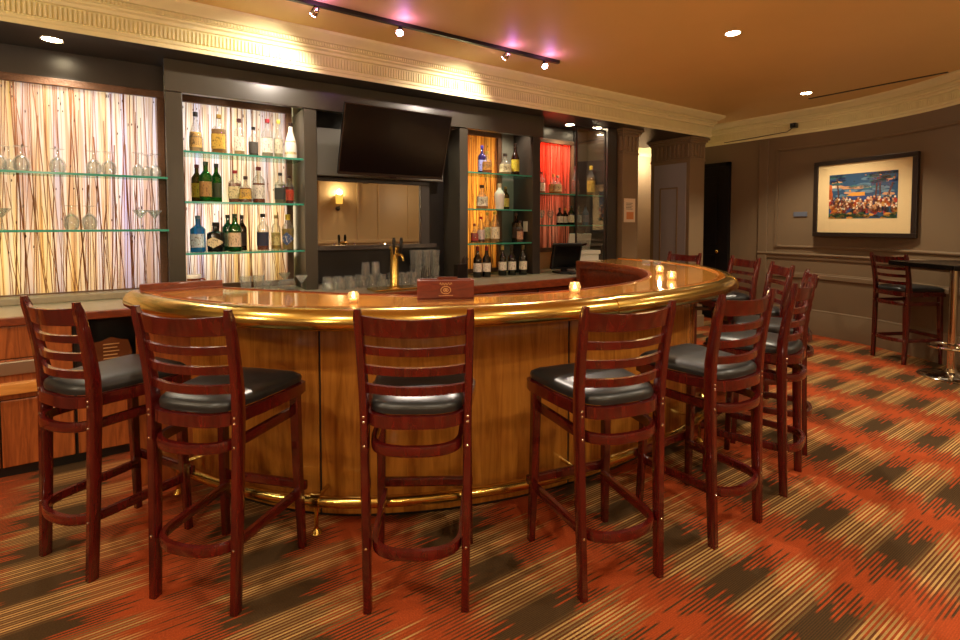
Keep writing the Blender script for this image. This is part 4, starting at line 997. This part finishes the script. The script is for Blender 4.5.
# wooden box with a crest on the bar
p0, p1 = Vector((1.066, 2.171)), Vector((1.314, 2.046)); bd = (p1 - p0); bw = bd.length; bc = (p0 + p1) / 2
t = thing('wooden_box', 'small red brown wooden box with gilt crest on the bar top', 'box', (bc.x, bc.y + .0, 1.031), math.atan2(bd.y, bd.x))
bxw = wood('box_mahogany', rgb(84, 28, 14), rgb(130, 52, 26), .35, .2, (3, 12, 12), 1.5)
bm = BM(); box(bm, -bw / 2, bw / 2, 0, .012, 0, .093, .002); box(bm, -bw / 2, bw / 2, .076, .088, 0, .093, .002); box(bm, -bw / 2, -bw / 2 + .012, .012, .076, 0, .093); box(bm, bw / 2 - .012, bw / 2, .012, .076, 0, .093); box(bm, -bw / 2, bw / 2, 0, .088, 0, .01)
mesh_obj('case', bm, bxw, t, False, False)
bm = BM(); tube(bm, [(.024 * math.cos(2 * PI * k / 24), -.001, .045 + .018 * math.sin(2 * PI * k / 24)) for k in range(24)], .0018, 6, True)
tube(bm, [(.012 * math.cos(2 * PI * k / 16) , -.001, .045 + .009 * math.sin(2 * PI * k / 16)) for k in range(16)], .0016, 6, True)
tube(bm, [(-.03 + .004 * k, -.001, .075 + .007 * math.sin(k * 1.9)) for k in range(16)], .0016, 6)
tube(bm, [(-.034 + .004 * k, -.001, .018 + .002 * math.sin(k * 2.3)) for k in range(18)], .0014, 6); box(bm, -.006, .006, -.0025, .0005, .041, .049)
mesh_obj('crest', bm, M['gold_mark'], t, True, False)
bm = BM(); box(bm, -.04, .06, .03, .05, .012, .105); mesh_obj('contents', bm, M['redwood'], t, False, False)
# caddies behind the box
t = thing('bar_caddy', 'black caddy of napkins and straws behind the left of the wooden box', 'caddy', (X_at(426, 3.69), 3.69, .8625))
bm = BM(); box(bm, -.05, .05, -.03, .03, 0, .08, .004); mesh_obj('holder', bm, M['black'], t, False, False)
for k in range(6):
    bm = BM(); tube(bm, [(-.03 + .012 * k, 0, .02), (-.045 + .018 * k, .005, .16 + .015 * (k % 3))], .004, 6); mesh_obj('straw', bm, M['straw'], t, True, False)
t = thing('menu_holder', 'dark upright holder of stirrers right of the wooden box', 'caddy', (X_at(462, 3.69), 3.70, .8625), .2)
bm = BM(); box(bm, -.07, .05, -.025, .025, 0, .19, .004); mesh_obj('holder', bm, M['black'], t, False, False)
for k in range(7):
    bm = BM(); tube(bm, [(.0 + .006 * k, 0, .15), (.01 + .012 * k, .0, .235 + .01 * (k % 3))], .0045, 6); mesh_obj('stirrer', bm, M['straw'], t, True, False)

# candles
def candle(x, y, z, label, s=1):
    t = thing('candle_holder', label, 'candle', (x, y, z + .0006), 0, 'votive candles on the bar')
    bm = BM(); lathe(bm, [(.0, .003), (.024 * s, 0), (.033 * s, .012), (.036 * s, .032), (.031 * s, .055 * s), (.028 * s, .062 * s), (.026 * s, .062 * s), (.033 * s, .032), (.028 * s, .012), (.0, .008)], 20, cap=False); mesh_obj('glass', bm, M['candle_glass'], t, 60, False)
    bm = BM(); lathe(bm, [(.017, .0095), (.017, .020)], 14); wx = mesh_obj('wax', bm, M['wax'], t, 40, False)
    bm = BM(); lathe(bm, [(.001, .021), (.0075, .028), (.006, .037), (.0005, .048)], 10); mesh_obj('flame', bm, M['flame'], t, True, False)
    L = bpy.data.lights.new('candle_light', 'POINT'); L.energy = 1.2; L.color = (1, .68, .34); L.shadow_soft_size = .012
    lo = bpy.data.objects.new('candle_light', L); C.objects.link(lo); lo.parent = t; lo.location = (0, 0, .075)
candle(.78, 2.26, 1.031, 'votive candle at the left of the wooden box', .78)
candle(1.88, 1.93, 1.031, 'votive candle alone on the middle of the bar front', .9)
candle(3.17, 2.36, 1.031, 'back one of the two votive candles on the right of the bar', .9)
candle(2.85, 2.03, 1.031, 'front one of the two votive candles on the right of the bar', .9)
for x, y, tx in ((3.90, 3.10, 'left small glass at the far end of the bar'), (3.93, 3.0, 'right small glass at the far end of the bar')): glass('tumbler', x, y, 1.0312, tx, 'small glasses at the far end of the bar').scale = (.7, .7, .7)

# till screen and printer in the red bay
t = thing('till_screen', 'black till monitor on the counter below the red panel', 'monitor', (3.78, 4.02, .861), -.25)
bm = BM(); obox(bm, (0, .0, .19), (1, 0, 0), (0, .96, .28), (0, -.28, .96), .17, .02, .145); mesh_obj('casing', bm, M['black'], t, False, False)
bm = BM(); obox(bm, (0, -.0205, .184), (1, 0, 0), (0, .96, .28), (0, -.28, .96), .15, .002, .122); mesh_obj('screen', bm, M['black_gloss'], t, False, False)
bm = BM(); box(bm, -.1, .1, -.06, .14, 0, .02, .006); box(bm, -.03, .03, .03, .07, .02, .2, .004); mesh_obj('stand', bm, M['black'], t, False, False)
bm = BM(); box(bm, -.02, .2, -.16, -.09, 0.0005, .018, .004); mesh_obj('keyboard', bm, M['black'], t, False, False)
t = thing('receipt_printer', 'white receipt printer on the counter at the right of the till monitor', 'printer', (X_at(583, 4.22), 4.22, .861), -.2)
bm = BM(); box(bm, -.17, .17, -.08, .1, 0, .19, .01); box(bm, -.18, .18, -.10, .1, .19, .235, .008); mesh_obj('body', bm, M['white'], t, False, False)
bm = BM(); obox(bm, (-.03, .03, .33), (1, 0, 0), (0, .97, .2), (0, -.2, .97), .15, .012, .10); mesh_obj('paper_tray', bm, M['white'], t, False, False)
bm = BM(); obox(bm, (-.0, .012, .292), (1, 0, .25), (0, .97, .2), (-.25, -.2, .97), .06, .004, .012); mesh_obj('dark_mark', bm, M['dark'], t, False, False)
o = mesh_obj('power_outlet', box(BM(), 3.411, 3.419, 4.24, 4.31, 1.32, 1.43, .002), M['white']); tag(o, 'white outlet plate on the side of the dark upright in amber bay', 'outlet')

# ------------------------------------------------------------------ lamps
LN = [0]
def spot(loc, target, energy, col=(1, .76, .46), size=1.4, blend=.6, rad=.035, parent=None):
    L = bpy.data.lights.new('spot_beam', 'SPOT'); L.energy = energy; L.color = col; L.spot_size = size; L.spot_blend = blend; L.shadow_soft_size = rad
    o = bpy.data.objects.new('spot_beam', L); C.objects.link(o); o.location = loc
    o.rotation_euler = (Vector(target) - Vector(loc)).to_track_quat('-Z', 'Y').to_euler(); return o
def point(loc, energy, col, rad=.05):
    L = bpy.data.lights.new('lamp_glow', 'POINT'); L.energy = energy; L.color = col; L.shadow_soft_size = rad
    o = bpy.data.objects.new('lamp_glow', L); C.objects.link(o); o.location = loc; return o
def area(loc, target, energy, col, sx, sy):
    L = bpy.data.lights.new('panel_lamp', 'AREA'); L.energy = energy; L.color = col; L.shape = 'RECTANGLE'; L.size = sx; L.size_y = sy
    o = bpy.data.objects.new('panel_lamp', L); C.objects.link(o); o.location = loc
    o.rotation_euler = (Vector(target) - Vector(loc)).to_track_quat('-Z', 'Y').to_euler(); return o
def downlight(x, y, z, label, e, size=1.9, col=(1, .86, .65), tgt=None):
    t = thing('recessed_downlight', label, 'light', (x, y, z), 0, 'recessed downlights')
    bm = BM(); lathe(bm, [(.052, -.004), (.058, -.006), (.058, .0), (.050, .0)], 24, cap=False); mesh_obj('trim_ring', bm, M['lamp_ring'], t, True, False)
    bm = BM(); lathe(bm, [(.050, -.0035), (.050, -.002)], 24); mesh_obj('lens', bm, M['lamp_lens'], t, False, False)
    spot((x, y, z - .03), tgt or (x, y, 0), e, col, size)
WARM = (1, .86, .65)
downlight(3.716, 2.145, ZC, 'ceiling downlight nearest the bar, upper of the two in view', 170)
downlight(6.071, 2.656, ZC, 'ceiling downlight near the right wall and picture', 150)
downlight(-.50, 4.13, ZS, 'soffit downlight over the stemware shelves at left', 60, 2.2)
downlight(4.09, 4.30, ZS, 'soffit downlight over the red-lit bay', 34, 2.2)
downlight(4.50, 4.26, ZS, 'small soffit downlight beside the narrow brown pillar', 16, 2.2)
# lamps of the same kind out of view, over the stools and behind the viewpoint
for x, y, e in ((-1.0, .9, 85), (.3, -.3, 90), (1.9, -.4, 95), (3.6, -.1, 110), (4.9, .7, 90), (-1.2, 2.6, 80)): spot((x, y, ZC - .03), (x, y, 0), e, WARM, 2.3)
# added fill: bare point lamps near the walls, unseen from the viewpoint
for x, y, e in ((-1.4, FY + .15, 42), (1.0, FY + .15, 46), (LX + .15, .2, 46), (LX + .15, 2.2, 50), (5.2, -.9, 30)): point((x, y, 2.0), e, (1, .82, .58), .09)
# small puck lamps in the soffit of the bottle bays
for x, e in ((.45, 36), (.85, 36), (1.6, 14), (2.1, 14), (2.85, 34), (3.25, 26)): spot((x, 4.228, ZS - .03), (x, 4.36, 0), e, WARM, 1.9, .7, .03)
# track light
t = thing('track_light', 'black track rail with four pink-glowing spotlights on the ceiling', 'light', (1.96, 3.36, ZC))
bm = BM(); box(bm, .3, 3.05, 3.335, 3.37, ZC - .028, ZC - .0005, .003); mesh_obj('track', bm, M['black'], t)
for i, (hx, tg, e) in enumerate(((.92, (.62, 4.0, 2.25), 62), (1.52, (.5, 1.7, .5), 230), (2.47, (2.25, 4.0, 2.25), 62), (2.88, (2.3, 1.6, .5), 220))):
    hp = Vector((hx, 3.352, ZC - .062)); dv_ = (Vector(tg) - hp).normalized()
    bm = BM(); tube(bm, [hp - dv_ * .03, hp - dv_ * .018, hp + dv_ * .02, hp + dv_ * .026], [.014, .022, .027, .027], 16); hd = mesh_obj('lamp_head', bm, M['chrome'], t, 40)
    bm = BM(); tube(bm, [hp + dv_ * .0265, hp + dv_ * .029], .024, 16); mesh_obj('lens', bm, M['lamp_lens_pink'], hd)
    bm = BM(); tube(bm, [(hx, 3.352, ZC - .03), (hx, 3.352, ZC - .045)], .008, 8); mesh_obj('stem', bm, M['black'], hd)
    spot(hp + dv_ * .045, tg, e, (1, .86, .70), 1.7, .8, .02)
    point((hx, 3.27, ZC - .07), 1.0, (.75, .25, 1.0), .02)
# sconce on the front wall (seen in the mirror)
t = thing('wall_sconce', 'wall sconce with amber shade seen in the mirror', 'sconce', (3.42, FY, 1.75))
bm = BM(); lathe(bm, [(.05, .0), (.05, .02), (.02, .03)], 16)
for v in bm.verts: v.co = Vector((v.co.x, v.co.z, v.co.y))
tube(bm, [(0, .03, 0), (0, .10, -.02), (0, .12, .06)], .012, 8); mesh_obj('arm', bm, M['black'], t, True, False)
bm = BM(); lathe(bm, [(.07, .10), (.085, .30)], 20, cx=0, cy=.12, cap=False); mesh_obj('lamp_shade', bm, M['shade'], t, True, False)
point((3.42, FY + .14, 2.10), 22, (1, .80, .52), .05)
# coloured lamps in the light boxes behind the reed panels
area((-.95, 4.9, 1.15), (-.95, 4.4, 1.25), 6, (1, .74, .28), 1.2, .3); area((-.1, 4.9, 1.5), (-.1, 4.4, 1.5), 3.8, (.72, .68, 1.0), .3, .9); area((-.9, 4.9, 2.05), (-.9, 4.4, 2.05), 3.8, (1, .80, .66), 1.6, .3); area((-.0, 4.9, 2.15), (-.0, 4.4, 2.15), 3.0, (.66, .80, 1.0), .3, .3)
area((.5, 4.9, 2.1), (.5, 4.5, 2.1), 4.0, (.74, .82, 1.0), .7, .3); area((.75, 4.9, 1.35), (.75, 4.5, 1.35), 3.2, (1, .78, .48), .5, .5); area((.35, 4.9, 1.35), (.35, 4.5, 1.4), 2.6, (.92, .88, 1), .2, .6)
area((2.9, 4.9, 1.7), (2.9, 4.5, 1.7), 8, (1, .66, .27), .4, 1.0)
area((3.95, 4.80, 2.2), (3.95, 4.52, 2.2), 9, (1, .035, .02), .6, .15); area((3.95, 4.9, 1.5), (3.95, 4.5, 1.5), 1.2, (1, .6, .42), .6, .4)
# passage beyond the columns
point((7.0, 5.3, 2.45), 13, WARM, .06)

# ------------------------------------------------------------------ camera, world, view
cam = bpy.data.cameras.new('camera'); cam.sensor_width = 36; cam.lens = 497.09 / 960 * 36; cam.shift_y = -76 / 960
co = bpy.data.objects.new('camera', cam); C.objects.link(co); co.location = (0, 0, 1.3956); co.rotation_euler = (PI / 2 - .03904, 0, -math.radians(33.4))
cam.clip_start = .05; SC.camera = co
w = bpy.data.worlds.new('world'); SC.world = w; w.use_nodes = True
w.node_tree.nodes['Background'].inputs[0].default_value = (.9, .75, .55, 1); w.node_tree.nodes['Background'].inputs[1].default_value = .05
SC.view_settings.view_transform = 'Standard'; SC.view_settings.look = 'None'; SC.view_settings.exposure = 0; SC.view_settings.gamma = 1
